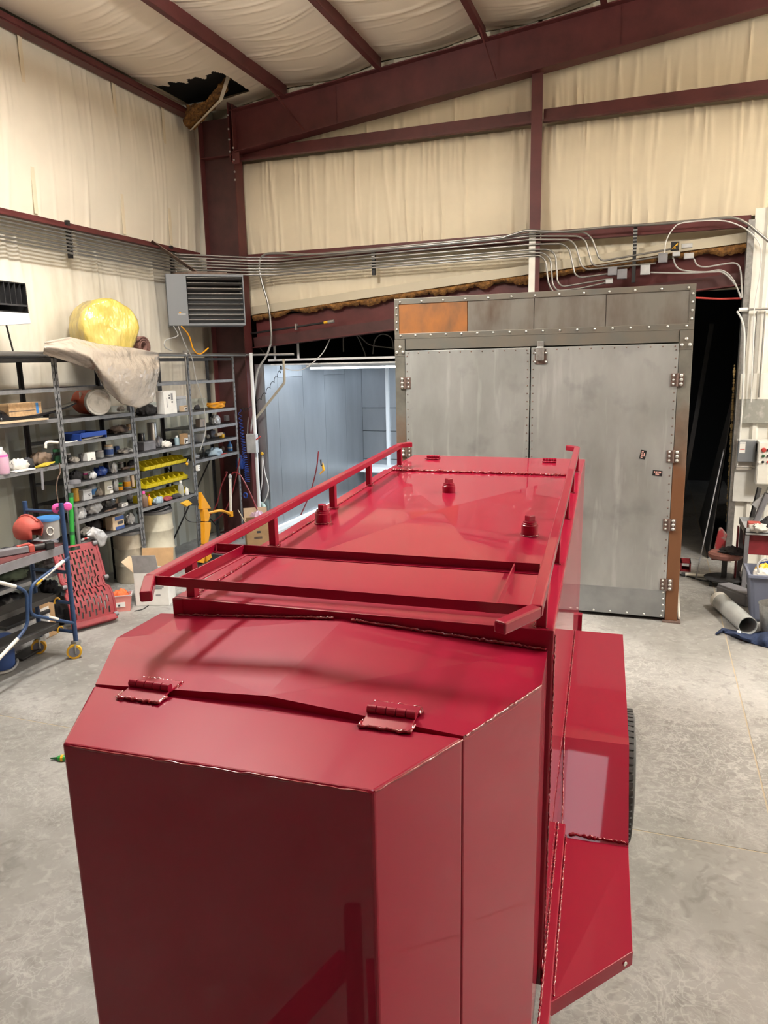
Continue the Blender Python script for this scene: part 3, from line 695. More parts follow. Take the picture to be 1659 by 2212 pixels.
# doors
for (x0_, x1_, nm) in ((OL+.108, -1.127, 'left'), (-1.115, OR_-.113, 'right')):
    dr = MB().box((x0_, YO-.012, .035), (x1_, YO+.05, 2.552)).build('door', 'oven_sheet', ov, bevel=.003)
    if nm == 'right' or True:
        MB().box((x0_+.004, YO-.016, .037), (x1_-.004, YO-.011, .30)).build('kick_plate', mat('kick_'+nm, (.27, .285, .29), .4, metal=.6, var=.3, vscale=4, col2=(.36, .375, .38)), dr)
    rb = MB()
    for k in range(int((x1_-x0_)/.105)+1):
        x = x0_+.03+k*(x1_-x0_-.06)/int((x1_-x0_)/.105); rb.lathe([(.007, 0), (.006, .004), (0, .006)], (x, YO-.012, 2.53), 8, (0, -1, 0))
    for k in range(30):
        for x in (x0_+.02, x1_-.02): rb.lathe([(.007, 0), (.006, .004), (0, .006)], (x, YO-.012, .34+k*2.16/29), 8, (0, -1, 0))
    stuff(rb.build('door_rivets', 'hinge', dr))
    for k in range(9): inst('rivet', riv, dr, (x0_+.03+k*(x1_-x0_-.06)/8, YO-.016, .055))
    for k in range(4): inst('rivet', riv, dr, (x1_-.02 if nm == 'right' else x0_+.02, YO-.016, .1+k*.06))
    hx = OL+.107 if nm == 'left' else OR_-.112
    for z in (.36, .93, 1.56, 2.24):
        hg = MB().box((hx-.055, YO-.019, z-.055), (hx-.004, YO-.012, z+.055)).box((hx+.004, YO-.019, z-.055), (hx+.055, YO-.012, z+.055)).build('hinge', 'hinge', dr, bevel=.002)
        MB().cyl((hx, YO-.02, z-.058), (hx, YO-.02, z+.058), .009, 10).build('hinge_pin', 'hinge', hg)
        for sx in (-.032, .032):
            for dz in (-.038, 0, .038): inst('bolt_head', big if (sx > 0) == (nm == 'right') else riv, hg, (hx+sx, YO-.019, z+dz))
# latch
lx = ox(1168, 752)
lt = MB().box((lx-.05, YO-.018, 2.40), (lx+.055, YO-.011, 2.52)).build('latch_plate', 'hinge', ov)
MB().box((lx-.035, YO-.05, 2.43), (lx+.035, YO-.014, 2.56)).build('latch_catch', 'galv', lt, bevel=.012)
MB().box((lx-.03, YO-.03, 2.545), (lx+.03, YO-.0, 2.605)).build('latch_keeper', 'galv', lt, bevel=.005)
for sx in (-.045, .05):
    for z in (2.42, 2.5): inst('bolt_head', riv, lt, (lx+sx, YO-.018, z))
# stickers on the right door
for (px, py, rz, lab) in ((1389, 982, 80, 'small upright black sticker with pale print on the right oven door'), (1420, 1022, -4, 'small level black sticker with pale print near the right oven hinge')):
    c0 = at_y(px, py, YO-.0135); a = R(rz); ux = np.array([math.cos(a), 0, math.sin(a)]); uz = np.array([-math.sin(a), 0, math.cos(a)])
    t = thing('sticker', lab, 'sticker', c0)
    MB().obox(c0, ux*.041, uz*.025, (0, .0008, 0)).build('backing', 'black', t)
    pm = mat('sticker_print%d' % px, (.75, .42, .36), .6)
    g = MB()
    for k, (u, wd) in enumerate(((-.026, .006), (-.014, .004), (-.005, .006), (.006, .004), (.015, .005), (.027, .006))): g.obox(c0+ux*u+uz*.008+(0, -.001, 0), ux*wd*.6, uz*.008, (0, .0004, 0))
    g.build('print', pm, t)
    MB().obox(c0-uz*.010+np.array([0, -.001, 0]), ux*.016, uz*.004, (0, .0004, 0)).build('print', pm, t)
# ------------------------------------------------------------------ more materials
mat('shelf_steel', (.17, .175, .185), .5, metal=.35, var=.35, vscale=14, col2=(.26, .26, .26))
mat('shelf_dark', (.05, .05, .053), .5, metal=.3, var=.3, vscale=14)
mat('card', (.42, .27, .14), .8, var=.12, vscale=8); mat('card_light', (.55, .42, .28), .8, var=.1, vscale=8)
mat('card_white', (.74, .74, .71), .7, var=.06, vscale=10)
mat('print_grey', (.25, .25, .26), .8); mat('print_dark', (.05, .05, .06), .8); mat('print_blue', (.04, .09, .28), .6); mat('print_red', (.5, .05, .04), .6)
mat('foam_yellow', (.50, .38, .06), .5, coat=.8, coat_r=.12, var=.2, vscale=7, col2=(.62, .50, .15), bump=.8, bscale=9, stretch=(1, 1, .4), bdist=.06)
mat('plastic_film', (.48, .42, .35), .25, coat=1., coat_r=.1, bump=.6, bscale=7, bdist=.05, alpha=.9)
mat('plastic_bag', (.55, .56, .57), .22, coat=.6, coat_r=.12, var=.2, vscale=18, bump=.5, bscale=40, alpha=.9)
mat('carpet', (.17, .085, .07), .95, var=.3, vscale=40, bump=.5, bscale=120)
mat('cooler_orange', (.55, .07, .02), .45, var=.15, vscale=5); mat('dirty_white', (.55, .54, .5), .6, var=.3, vscale=16, col2=(.25, .24, .22), thr=(.5, .8))
mat('drum_white', (.60, .58, .47), .5, var=.3, vscale=5, col2=(.42, .39, .3), thr=(.45, .75), bump=.25, bscale=10)
mat('drum_beige', (.36, .32, .25), .4, var=.2, vscale=6, bump=.4, bscale=7, coat=.3)
mat('blue_plastic', (.015, .05, .26), .4); mat('blue_tube', (.022, .055, .14), .4, var=.25, vscale=10); mat('navy', (.012, .025, .07), .9, bump=.4, bscale=50)
mat('yellow_bin', (.72, .58, .012), .4); mat('yellow', (.75, .42, .02), .4); mat('orange_y', (.78, .34, .01), .4)
mat('helmet_red', (.46, .085, .068), .65, var=.15, vscale=10); mat('red_plastic', (.23, .022, .03), .55, var=.25, vscale=6)
mat('dark_maroon', (.12, .03, .032), .6, var=.3, vscale=9)
mat('pink', (.85, .12, .45), .5); mat('magenta_liq', (.85, .16, .5), .3, alpha=.95); mat('salmon', (.8, .28, .22), .5)
mat('clear', (.75, .78, .8), .12, alpha=.45, coat=.5); mat('glass', (.7, .74, .75), .08, alpha=.4, coat=.5)
mat('grey_plastic', (.2, .2, .22), .5, var=.15, vscale=9); mat('grey_light', (.42, .43, .44), .5, var=.15, vscale=12); mat('heater_grey', (.19, .205, .225), .45, spec=.4)
mat('slat_grey', (.28, .27, .26), .45, metal=.4); mat('green', (.03, .32, .05), .4); mat('green_dark', (.02, .1, .04), .5); mat('tan_pipe', (.36, .33, .26), .5)
mat('hose_red', (.22, .02, .025), .4); mat('hose_blue', (.02, .06, .3), .35); mat('hose_white', (.7, .7, .68), .5); mat('wire_grey', (.36, .36, .35), .45)
mat('sky_blue', (.05, .2, .5), .4); mat('rag_blue', (.3, .4, .48), .9, bump=.4, bscale=60); mat('rag_white', (.6, .58, .54), .9, bump=.4, bscale=60); mat('rag_dark', (.04, .04, .045), .9, bump=.5, bscale=50)
mat('bubble', (.7, .5, .62), .2, alpha=.75, coat=.6, bump=.5, bscale=40); mat('wood', (.42, .28, .15), .7, var=.25, vscale=4, stretch=(1, 8, 8)); mat('elbow_green', (.42, .56, .52), .5)
mat('brown_bar', (.14, .09, .065), .6, var=.3, vscale=20); mat('tape_white', (.72, .70, .64), .5, var=.15, vscale=30)
mat('plank_dark', (.05, .048, .047), .6, var=.3, vscale=10); mat('liq_dark', (.04, .05, .05), .2)

# ------------------------------------------------------------------ shelving along the left wall
XS = -5.5; SD = .44
zz = lambda z: 2.44+(z-2.44)*.982
PY = {k: float(at_x(px, py, XS)[1]) for k, (px, py) in dict(A=(139, 994), B=(292, 960), C=(418, 975), D=(511, 880)).items()}
PY['L'] = PY['A']-1.14
BAY = {'L': ('L', 'A', [1.97, 1.51, .66, .45, .2]), 'A': ('A', 'B', [1.95, 1.715, 1.485, 1.285, 1.075, .895, .66]),
       'B': ('B', 'C', [1.885, 1.468, .825]), 'C': ('C', 'D', [1.87, 1.655, 1.455, 1.245])}
BAYN = {'L': 'grey slotted steel shelf bay beside the blue scaffold', 'A': 'grey slotted steel shelf bay with seven crowded shelves below the orange cooler', 'B': 'grey slotted steel shelf bay holding the rows of yellow bins', 'C': 'grey slotted steel shelf bay against the maroon corner column'}
BAYROOT = {}
def post(x, y, z0, z1, sx, sy, m):
    mb = MB(); mb.box((x, y, z0), (x+sx*.034, y+sy*.003, z1)); mb.box((x, y, z0), (x+sx*.003, y+sy*.034, z1)); return mb
for k, (a, b, zs) in BAY.items():
    y0, y1 = PY[a], PY[b]
    t = thing('shelf_bay', BAYN[k], 'shelving', (XS-SD/2, (y0+y1)/2, 0)); BAYROOT[k] = t
    for (y, s) in ((y0+.002, 1), (y1-.002, -1)):
        o = post(XS, y, 0, 2.58, -1, s, 0).build('post', 'shelf_steel', t)
        holes = MB()
        for q in range(38): holes.box((XS+.0004, y+s*.012, .1+q*.064), (XS+.0012, y+s*.022, .125+q*.064))
        stuff(holes.build('post_holes', 'black', o))
        post(XS-SD, y, 0, 2.58, 1, s, 0).build('post', 'shelf_dark', t)
    for z in zs:
        z = zz(z); s_ = MB().box((XS-SD+.004, y0+.006, z-.004), (XS-.004, y1-.006, z)).build('shelf', 'shelf_dark', t)
        for x in (XS+.001, XS-SD-.001): MB().box((x-.0015, y0+.004, z-.036), (x+.0015, y1-.004, z+.001)).build('shelf_edge', 'shelf_steel', s_)
    for x in (XS-.004, XS-SD+.004): MB().box((x-.002, y0, zz(2.265)-.035), (x+.002, y1, zz(2.265))).build('shelf_beam', 'shelf_steel', t)
    for x in (XS-.004, XS-SD+.004): MB().box((x-.002, y0, 2.52), (x+.002, y1, 2.555)).build('shelf_beam', 'shelf_dark', t)
    if k in 'BC':
        for s in (0, 1): MB().bar((XS-SD-.006, y0 if s else y1, .15), (XS-SD-.006, y1 if s else y0, 1.2 if k == 'C' else .78), .003, .025, (1, 0, 0)).build('cross_brace', 'shelf_dark', t)
SZ = {k: [zz(z) for z in v[2]] for k, v in BAY.items()}
ZTOP = 2.556
# deck boards on top
bd = MB().box((XS-SD, PY['L'], ZTOP), (XS, PY['A']+.25, ZTOP+.018)).build('deck_board', 'black'); tag(bd, 'black board on top of the shelving beside the yellow roll', 'board')
bd2 = MB().box((XS-SD, PY['B']-.55, ZTOP), (XS, PY['B']+.28, ZTOP+.018)).build('deck_board', 'black'); tag(bd2, 'black board on top of the shelving under the carpet roll', 'board')
bd3 = MB().box((XS-SD, PY['A']+.26, ZTOP), (XS+.1, PY['B']-.56, ZTOP+.018)).build('deck_board', 'card'); tag(bd3, 'brown board on the shelving under the yellow roll', 'board')

def spot(px, py, z, X=XS-.14):
    P = at_x(px, py, X); return np.array([X, P[1], z])
def s_carton(name, label, cat, px, py, w, h, z, m='card', X=XS-.14, lab=None, dep=.55, lid=False, rz=0):
    P = spot(px, py, z+.001, X); k = mpp(P); a, hh = w*k, h*k; b = a*dep
    t = thing(name, label, cat, P); g = .003
    MB().box(P+(-b/2, -a/2, 0), P+(b/2, a/2, hh)).build('body', m, t, bevel=.004)
    if lid: MB().box(P+(-b/2-g, -a/2-g, hh*.82), P+(b/2+g, a/2+g, hh+.004)).build('lid', m, t, bevel=.004)
    else:
        for s in (-1, 1): MB().box(P+(-b/2, s*.002, hh), P+(b/2, s*(a/2-.002), hh+.004)).build('flap', m, t)
    if lab:
        for (u0, u1, v0, v1, lm) in lab:
            MB().box(P+(b/2, -a/2+u0*a, v0*hh), P+(b/2+.0015, -a/2+u1*a, v1*hh)).build('print', lm, t)
    if rz: t.rotation_euler.z = rz
    return t
PROF = {'can': [(1, 0), (1, .93), (.96, .95), (.96, 1), (0, 1)], 'bottle': [(.9, 0), (1, .03), (1, .55), (.85, .68), (.42, .8), (.38, .86)], 'jar': [(.92, 0), (1, .04), (1, .74), (.84, .82)],
        'jug': [(.95, 0), (1, .05), (1, .6), (.8, .78), (.35, .92)], 'spray': [(1, 0), (1, .72), (.9, .78), (.5, .82)], 'tub': [(.82, 0), (.86, .03), (1, .95), (1.04, .96), (1.04, 1), (0, 1)]}
CAP = {'bottle': (.42, .86, 1.), 'jar': (.92, .82, 1.), 'jug': (.38, .92, 1.), 'spray': (.5, .82, 1.)}
def s_round(name, label, cat, px, py, w, h, z, kind, m, capm='white', band=None, X=XS-.14, tilt=None):
    P = spot(px, py, z+.001, X); k = mpp(P); r, hh = w*k/2, h*k
    t = thing(name, label, cat, P)
    MB().lathe([(a*r, b*hh) for a, b in PROF[kind]], P, 18).build('body', m, t, smooth=40)
    if kind in CAP:
        c, z0, z1 = CAP[kind]; MB().lathe([(c*r, z0*hh), (c*r, z1*hh), (0, z1*hh)], P, 16).build('cap', capm, t, smooth=40)
    if band: MB().lathe([(r*1.012, band[1]*hh), (r*1.012, band[2]*hh)], P, 18).build('label', band[0], t, smooth=40)
    return t
def crumple(P, rx, ry, rz, seed, n=16):
    g = np.random.default_rng(seed); mb = MB(); ph = g.uniform(0, 6.28, (9, 4)); k = n//2+2; vs = []; N = n*2
    for i in range(k+1):
        th = math.pi*i/k
        for j in range(N):
            p = 2*math.pi*j/N; d = np.array([math.sin(th)*math.cos(p), math.sin(th)*math.sin(p), math.cos(th)])
            q = 1+sum(.055*math.sin((2+a)*(d@np.array([math.cos(b), math.sin(b), math.cos(c)]))*2.2+e_) for a, (b, c, e_, _) in enumerate(ph))
            v = d*q*np.array([rx, ry, rz]); v[2] = max(v[2], -rz*.62); vs.append(np.array(P)+v+(0, 0, rz*.62))
    fs = [(i*N+j, (i+1)*N+j, (i+1)*N+(j+1) % N, i*N+(j+1) % N) for i in range(k) for j in range(N)]
    return mb.add(vs, fs)
def s_lump(name, label, cat, px, py, w, h, z, m, seed, X=XS-.14, dep=.7):
    P = spot(px, py, z+.001, X); k = mpp(P); o = crumple(P, w*k*dep/2, w*k/2, h*k/1.6, seed).build(name, m, None, smooth=70); return tag(o, label, cat)
LAB = 'white'
# ---- top of the shelving
# big yellow roll, end towards the room
Pc = at_x(238, 690, -5.49); k = mpp(Pc); Rr = 62*k; yc = float(Pc[1]); zc = ZTOP+.018+Rr*.97
t = thing('insulation_roll', 'big yellow insulation roll in clear plastic on top of the shelving', 'insulation roll', (-5.7, yc, ZTOP+.018))
mb = MB(); g = np.random.default_rng(5); prof = []
L_ = .52; NN = 40
for i in range(15):
    a = i/14
    if i == 0: rad = [.0]*NN
    for j in range(NN): pass
rings = [(-L_, .0), (-L_, .8), (-L_+.04, .95), (-L_*.7, 1.03), (-L_*.4, .98), (-.12, 1.02), (-.05, 1.0), (-.015, .95), (0.0, .88), (.006, .6), (.012, .3), (.012, .12), (.012, 0)]
vs = []; rn = np.array([.87, -.5, 0]); rs_ = np.array([.5, .87, 0]); rc_ = np.array([-5.48, yc, zc])
for q, (dx, rr_) in enumerate(rings):
    for j in range(NN):
        an = 2*math.pi*j/NN; wob = 1+.018*math.sin(5*an+q)+.012*math.sin(11*an+2*q)
        zz_ = max(math.sin(an)*Rr*rr_*wob, -Rr*.965); vs.append(rc_+rn*(dx+.012*math.sin(4*an+q)*rr_)+rs_*math.cos(an)*Rr*rr_*wob*1.03+np.array([0, 0, zz_]))
fs = [(q*NN+j, (q+1)*NN+j, (q+1)*NN+(j+1) % NN, q*NN+(j+1) % NN)[::-1] for q in range(len(rings)-1) for j in range(NN)]
mb.add(vs, fs); mb.build('roll', 'foam_yellow', t, smooth=60)
# loose plastic over its back and hanging from the shelf
def film(name, px_top, px_bot, Xf, nu, nv, amp, seed, m, label, bulge=.1):
    g = np.random.default_rng(seed); ph = g.uniform(0, 6.28, 8)
    def lerp(path, s):
        d = [0]
        for a, b in zip(path[:-1], path[1:]): d.append(d[-1]+math.hypot(b[0]-a[0], b[1]-a[1]))
        s *= d[-1]
        for i in range(len(path)-1):
            if s <= d[i+1]+1e-9:
                q = (s-d[i])/(d[i+1]-d[i]+1e-9); return np.array(path[i])*(1-q)+np.array(path[i+1])*q
        return np.array(path[-1])
    def fn(a, b):
        p = lerp(px_top, a)*(1-b)+lerp(px_bot, a)*b
        wv = amp*(math.sin(5*b+4*a+ph[0])+.8*math.sin(9*b-7*a+ph[1]+1.5*math.sin(4*a))+.45*math.sin(15*b+9*a+ph[2]+2*math.sin(5*b))+.3*math.sin(13*a+ph[3]+6*b)+.22*abs(math.sin(11*b-8*a+2.2*math.sin(6*a+ph[5]))))
        return at_x(p[0], p[1], Xf+bulge*math.sin(math.pi*b)*math.sin(math.pi*min(1, max(0, a)))+wv)
    o = MB().grid(fn, nu, nv).build(name, m, None, smooth=80)
    md = o.modifiers.new('thick', 'SOLIDIFY'); md.thickness = .003
    return tag(o, label, 'plastic sheet')
film('plastic_sheet', [(97, 738), (150, 728), (210, 742), (290, 752), (343, 762)], [(93, 765), (150, 782), (205, 800), (225, 838), (262, 872), (300, 882), (330, 868), (345, 800)], -5.36, 90, 60, .016, 4, 'plastic_film', 'loose beige plastic sheet sagging from the shelf top below the roll', .16)
# carpet roll
Pc = at_x(322, 735, -5.42); Rc = 20*mpp(Pc); yc = float(Pc[1]); z0 = ZTOP+.018
t = thing('carpet_roll', 'brown carpet offcut rolled up beside the yellow roll', 'carpet roll', (-5.65, yc, z0))
sp_ = []
for i in range(70):
    a = i/69; an = a*2*math.pi*2.6; r_ = Rc*(.38+.60*a); sp_.append((an, r_))
vs = []
for (an, r_) in sp_:
    for x in (-5.97, -5.49): vs.append((x, yc+math.cos(an-1.2)*r_, z0+Rc*1.0+math.sin(an-1.2)*r_))
o = MB().add(vs, [(2*i, 2*i+1, 2*i+3, 2*i+2) for i in range(69)]).build('carpet', 'carpet', t, smooth=60); md = o.modifiers.new('thick', 'SOLIDIFY'); md.thickness = .018; md.offset = -1
# louvred duct end at the wall
P0 = at_x(55, 612, -5.55); k = mpp(P0)
t = thing('duct_outlet', 'dark louvred duct outlet hung on the left wall over the shelving', 'duct', (-5.8, P0[1]-.5, P0[2]-.5))
yR = float(P0[1]); zt_ = float(P0[2]); zb_ = zt_-.27
MB().box((-6.1, yR-.9, zt_-.01), (-5.55, yR, zt_)).box((-6.1, yR-.9, zb_), (-5.55, yR, zb_+.01)).box((-6.1, yR-.01, zb_), (-5.55, yR, zt_)).box((-6.12, yR-.9, zb_), (-6.1, yR, zt_)).build('casing', 'black', t)
for q in range(7): MB().box((-5.62, yR-.07-q*.062, zb_+.07), (-5.55, yR-.066-q*.062, zt_-.01)).build('vane', 'shelf_dark', t)
MB().box((-5.57, yR-.9, zb_+.06), (-5.55, yR-.01, zb_+.075)).build('rail', 'shelf_dark', t)
MB().prism([(-5.55, yR, zb_), (-5.55, yR-.9, zb_), (-5.42, yR-.8, zb_-.16), (-5.42, yR-.12, zb_-.1)], (-.004, 0, -.004)).build('deflector', 'grey_light', t)
MB().cyl((-5.6, yR-.25, zb_), (-5.6, yR-.18, ZTOP+.02), .008, 8).build('support_rod', 'shelf_dark', t)
# ---- air pipe along the shelf front
pa = at_x(0, 764, XS+.05); pz = float(pa[2])
t = thing('air_pipe', 'long galvanised air pipe running along the top of the shelving', 'pipe', (XS+.05, 7, pz))
ye = float(at_x(634, 774, XS+.05)[1])
MB().cyl((XS+.05, 3.6, pz), (XS+.05, 9.4, pz), .021, 14).build('pipe', 'conduit', t, smooth=40)
for y in (PY['A']-.12, PY['B']+.15, PY['C']-.1): MB().lathe([(.028, -.012), (.028, .012)], (XS+.05, y, pz), 12, (0, 1, 0)).box((XS+.02, y-.008, pz), (XS+.08, y+.008, pz+.05)).build('clamp', 'galv', t)
bm = at_y(640, 773, 9.62); b0 = (XS+.05, 9.39, pz)
MB().cyl(b0, (bm[0], bm[1]-.06, pz-.005), .017, 12).build('pipe', 'conduit', t, smooth=40)
d1 = at_y(613, 790, 9.5); d2 = at_y(615, 826, 9.5); d3 = at_y(552, 905, 9.5)
dp = MB().tube(fillet([d1+(0, 0, .09), d2, d3], .04), .018, 10).build('drop_pipe', 'tan_pipe'); tag(dp, 'bent tan pipe dropping from the air pipe beside the booth wall', 'pipe')
pv = [at_x(406, 790, XS+.06), at_x(425, 1000, XS+.06)]; cd = MB().cyl((XS+.03, pv[0][1], pz-.03), (XS+.03, pv[1][1], pv[1][2]), .010, 10)
t = thing('drop_conduit', 'thin metal conduit with white outlet box on the shelf post', 'conduit', pv[1]); cd.build('conduit', 'conduit', t, smooth=40)
P = at_x(425, 1010, XS+.02); MB().box(P+(-.0, -.028, -.04), P+(.035, .028, .03)).build('outlet_box', 'white', t, bevel=.004)
for dz in (-.015, .01): MB().box(P+(.035, -.008, dz), P+(.0365, .008, dz+.01)).build('socket', 'print_dark', t)

# ---- shelf at the cooler's height
zA = SZ['A'][0]; zL = SZ['L'][0]; zB = SZ['B'][0]; zC = SZ['C'][0]
P = spot(205, 902, zA, XS-.18); r_ = 27*mpp(P); lc_ = at_x(214, 874, XS+.02)
t = thing('water_cooler', 'orange drink cooler with white lid lying on its side', 'cooler', P)
ax = np.array([.90, -.43, 0]); ax /= np.linalg.norm(ax); o_ = np.array([lc_[0], lc_[1], zA+.003+r_*1.04])-ax*.225
MB().lathe([(.9*r_, -.18), (.98*r_, -.16), (r_, 0), (r_, .18)], o_, 26, ax).build('body', 'cooler_orange', t, smooth=40)
MB().lathe([(1.03*r_, .18), (1.03*r_, .215), (.97*r_, .225), (.8*r_, .218), (.78*r_, .222), (0, .222)], o_, 26, ax).build('lid', 'dirty_white', t, smooth=40)
hs = -np.cross(ax, (0, 0, 1)); hs = hs if hs[1] < 0 else -hs; MB().obox(o_+ax*.06+np.array([0, 0, r_*.5])+hs*r_*.86, ax*.014, (0, 0, .045), hs*.012).build('handle', 'white', t, bevel=.008)
s_carton('crate', 'weathered wooden crate with blue tape next to the orange cooler', 'crate', 45, 900, 90, 30, zL+.03, 'wood', X=XS-.16, lab=[(.82, .9, .2, .98, 'sky_blue'), (0, .8, .46, .5, 'print_dark')], dep=.35)
o = MB().grid(lambda a, b: at_x(0+165*a, 908-38*a*a-18*math.sin(3.1*b)*(1-a)-8*b, XS-.06-.25*b), 24, 8).build('plastic_trough', 'black_gloss', None, smooth=60); o.modifiers.new('t', 'SOLIDIFY').thickness = .012; tag(o, 'curved black plastic scrap in front of the wooden crate', 'plastic scrap')
o = MB().box((XS-.1, float(at_x(0, 912, XS)[1])-.2, zL+.001), (XS+.03, float(at_x(100, 905, XS)[1]), zL+.014)).build('batten', 'card_light'); tag(o, 'pale wooden batten lying under the black plastic scrap', 'board')
s_carton('printed_box', 'white box with black markings at the edge of the upper shelf', 'box', 362, 897, 44, 48, SZ['B'][0], 'card_white', X=XS-.05, lab=[(.38, .5, .66, .74, 'print_dark'), (.56, .72, .6, .9, 'print_grey'), (.4, .48, .78, .84, 'print_dark'), (.58, .7, .48, .55, 'print_dark'), (.2, .24, .3, .7, 'print_grey')], dep=.45)
s_carton('printer', 'beige office printer behind the white marked box', 'printer', 385, 884, 36, 30, SZ['B'][0], 'grey_light', X=XS-.3, lid=True)
s_carton('small_carton', 'small brown parcel with white address label beside the printer', 'carton', 399, 889, 22, 12, SZ['B'][0], 'card_light', X=XS-.08, lab=[(.1, .6, .15, .8, 'white'), (.2, .5, .4, .6, 'print_grey')])
s_lump('dust_sheet', 'grey crumpled dust sheet behind the hanging plastic', 'sheet', 318, 895, 46, 22, SZ['B'][0], 'rag_dark', 31)
# coil of orange extension cord
P = spot(467, 880, zC+.012, XS-.2); t = thing('cord_coil', 'coiled orange extension cord on the shelf by the column', 'cord', P); k = mpp(P)
for q in range(6):
    g = np.random.default_rng(q); pts = [P+(.1*math.cos(a)*(1+.1*math.sin(3*a+q)), .15*math.sin(a)*(1+.05*q-.1), .004+.011*q+.008*math.sin(2*a+q)) for a in np.linspace(0, 6.28, 29)[:-1]]
    MB().tube(pts, .006, 6, closed=True).build('loop', 'orange_y', t, smooth=60)
# ---- shelves of bay A
z = SZ['A'][1]
P = spot(180, 945, z, XS-.12); k = mpp(P)
t = thing('tray', 'blue plastic stacking tray on the second shelf', 'tray', P); a = 78*k/2; b = .14
MB().box(P+(-b, -a, .03), P+(b, a, .045)).build('bottom', 'blue_plastic', t)
for s in (-1, 1): MB().box(P+(s*b-.008, -a, .03), P+(s*b+.008, a, .078)).build('side', 'blue_plastic', t, bevel=.004); MB().box(P+(-b, s*a-.008, 0), P+(b, s*a+.008, .07)).build('end', 'blue_plastic', t, bevel=.006)
s_lump('rag_pile', 'brown dirty rag pile beside the blue tray', 'rag', 258, 937, 46, 16, z, mat('rag_brown', (.16, .12, .1), .9, bump=.4, bscale=50), 33, X=XS-.2)
MBs = MB().tube(smoothpath([at_x(p[0], p[1], XS-.03) for p in ((98, 968), (104, 955), (150, 957), (205, 944), (222, 940))]), .014, 8).build('bent_pipe', 'tape_white', None, smooth=50); tag(MBs, 'pale bent plastic tube resting against the shelf post', 'pipe')
z = SZ['A'][2]
s_carton('parts_box', 'small white parts box with printed label on the third shelf', 'box', 193, 994, 25, 17, z, 'card_white', X=XS-.06, lab=[(.4, .6, .15, .3, 'print_grey')])
s_carton('grey_carton', 'grey carton behind the small white parts box', 'carton', 178, 992, 14, 15, z, 'grey_plastic', X=XS-.12)
s_round('ball_jar', 'round clear jar lying by the white parts box', 'jar', 216, 988, 18, 15, z, 'jar', 'glass', 'grey_light')
s_round('paste_jar', 'plastic jar with blue label and beige lid', 'jar', 236, 985, 19, 24, z, 'jar', 'clear', 'card_light', ('print_blue', .15, .6))
s_lump('paper_stack', 'loose white papers at the end of the third shelf', 'paper', 272, 978, 40, 9, z, 'rag_white', 34, X=XS-.16)
s_lump('rag', 'pale crumpled rag under the leaning tube', 'rag', 160, 996, 26, 11, z, 'rag_white', 35)
z = SZ['A'][3]
s_lump('glove_bundle', 'bundle of dark work gloves on the fourth shelf', 'gloves', 162, 1022, 32, 22, z, 'rag_dark', 36)
s_round('abrasive_discs', 'stack of grey abrasive discs under the dark gloves', 'discs', 160, 1041, 28, 7, z, 'can', 'grey_plastic', X=XS-.03)
s_round('paint_cup', 'small white cup with pink smear on the fourth shelf', 'cup', 188, 1033, 17, 15, z, 'tub', 'card_white', band=('pink', .6, .8))
s_lump('clear_bag', 'small clear bag of fittings beside the paint cup', 'bag', 200, 1034, 20, 16, z, 'plastic_bag', 37, X=XS-.06)
s_lump('plastic_bits', 'pile of dark blue plastic caps on the fourth shelf', 'caps', 216, 1028, 34, 19, z, 'blue_plastic', 38)
s_lump('foil_bag', 'shiny clear bag beside the dark blue caps', 'bag', 246, 1024, 18, 22, z, 'plastic_bag', 39)
P = spot(276, 1014, z+.03, XS-.12); o = MB().cyl(P-(0, .1, 0), P+(0, .12, 0), .016, 10).build('pipe_offcut', 'brown_bar'); tag(o, 'rusty pipe offcut lying near the end of the fourth shelf', 'pipe')
s_lump('hardware_heap', 'dark heap of hardware at the back of the fourth shelf', 'hardware', 285, 1010, 22, 15, z, 'rag_dark', 40, X=XS-.25)
z = SZ['A'][4]
s_round('yellow_tin', 'yellow tin with worn print behind the green bar', 'tin', 165, 1084, 15, 28, z, 'can', mat('tin_yellow', (.62, .36, .05), .5, var=.2, vscale=20))
s_carton('card_file', 'grey metal card file box on the fifth shelf', 'box', 185, 1079, 26, 22, z, 'grey_light', X=XS-.08, lab=[(.55, .85, .5, .58, 'print_dark'), (.6, .75, .35, .45, 'print_dark')], lid=True)
s_round('water_jug', 'clear jug with blue label behind the card file box', 'jug', 199, 1067, 22, 30, z, 'jug', 'clear', 'white', ('sky_blue', .1, .5), X=XS-.2)
s_lump('glove', 'grey work glove lying before the beige box', 'glove', 217, 1072, 26, 14, z, mat('glove_grey', (.33, .3, .26), .9), 41)
s_carton('fitting_box', 'beige box with two white labels on the fifth shelf', 'box', 231, 1068, 25, 29, z, mat('beige_box', (.42, .41, .34), .6), X=XS-.1, lab=[(.3, .95, .35, .62, 'white'), (.62, .98, .05, .25, 'white'), (.4, .8, .44, .5, 'print_grey')])
s_lump('bag_of_bits', 'clear bag slumped beside the beige box', 'bag', 250, 1062, 16, 26, z, 'plastic_bag', 42)
s_round('spice_jar', 'small jar with green and orange label', 'jar', 259, 1060, 14, 16, z, 'jar', 'orange_y', 'green', ('green_dark', .5, .75))
s_round('tall_jar', 'tall clear jar with pale label and white lid', 'jar', 275, 1058, 16, 30, z, 'jar', 'clear', 'white', ('orange_y', .15, .5))
s_carton('slim_carton', 'slim brown carton at the end of the fifth shelf', 'carton', 287, 1055, 9, 24, z, 'card_light')
z = SZ['A'][5]
s_lump('parts_bag', 'white plastic parts bag on the sixth shelf behind the green bar', 'bag', 172, 1116, 34, 24, z, 'plastic_bag', 43, X=XS-.08)
s_lump('parts_bag', 'larger clear parts bag beside the white one on the sixth shelf', 'bag', 202, 1108, 40, 26, z, 'plastic_bag', 44, X=XS-.14)
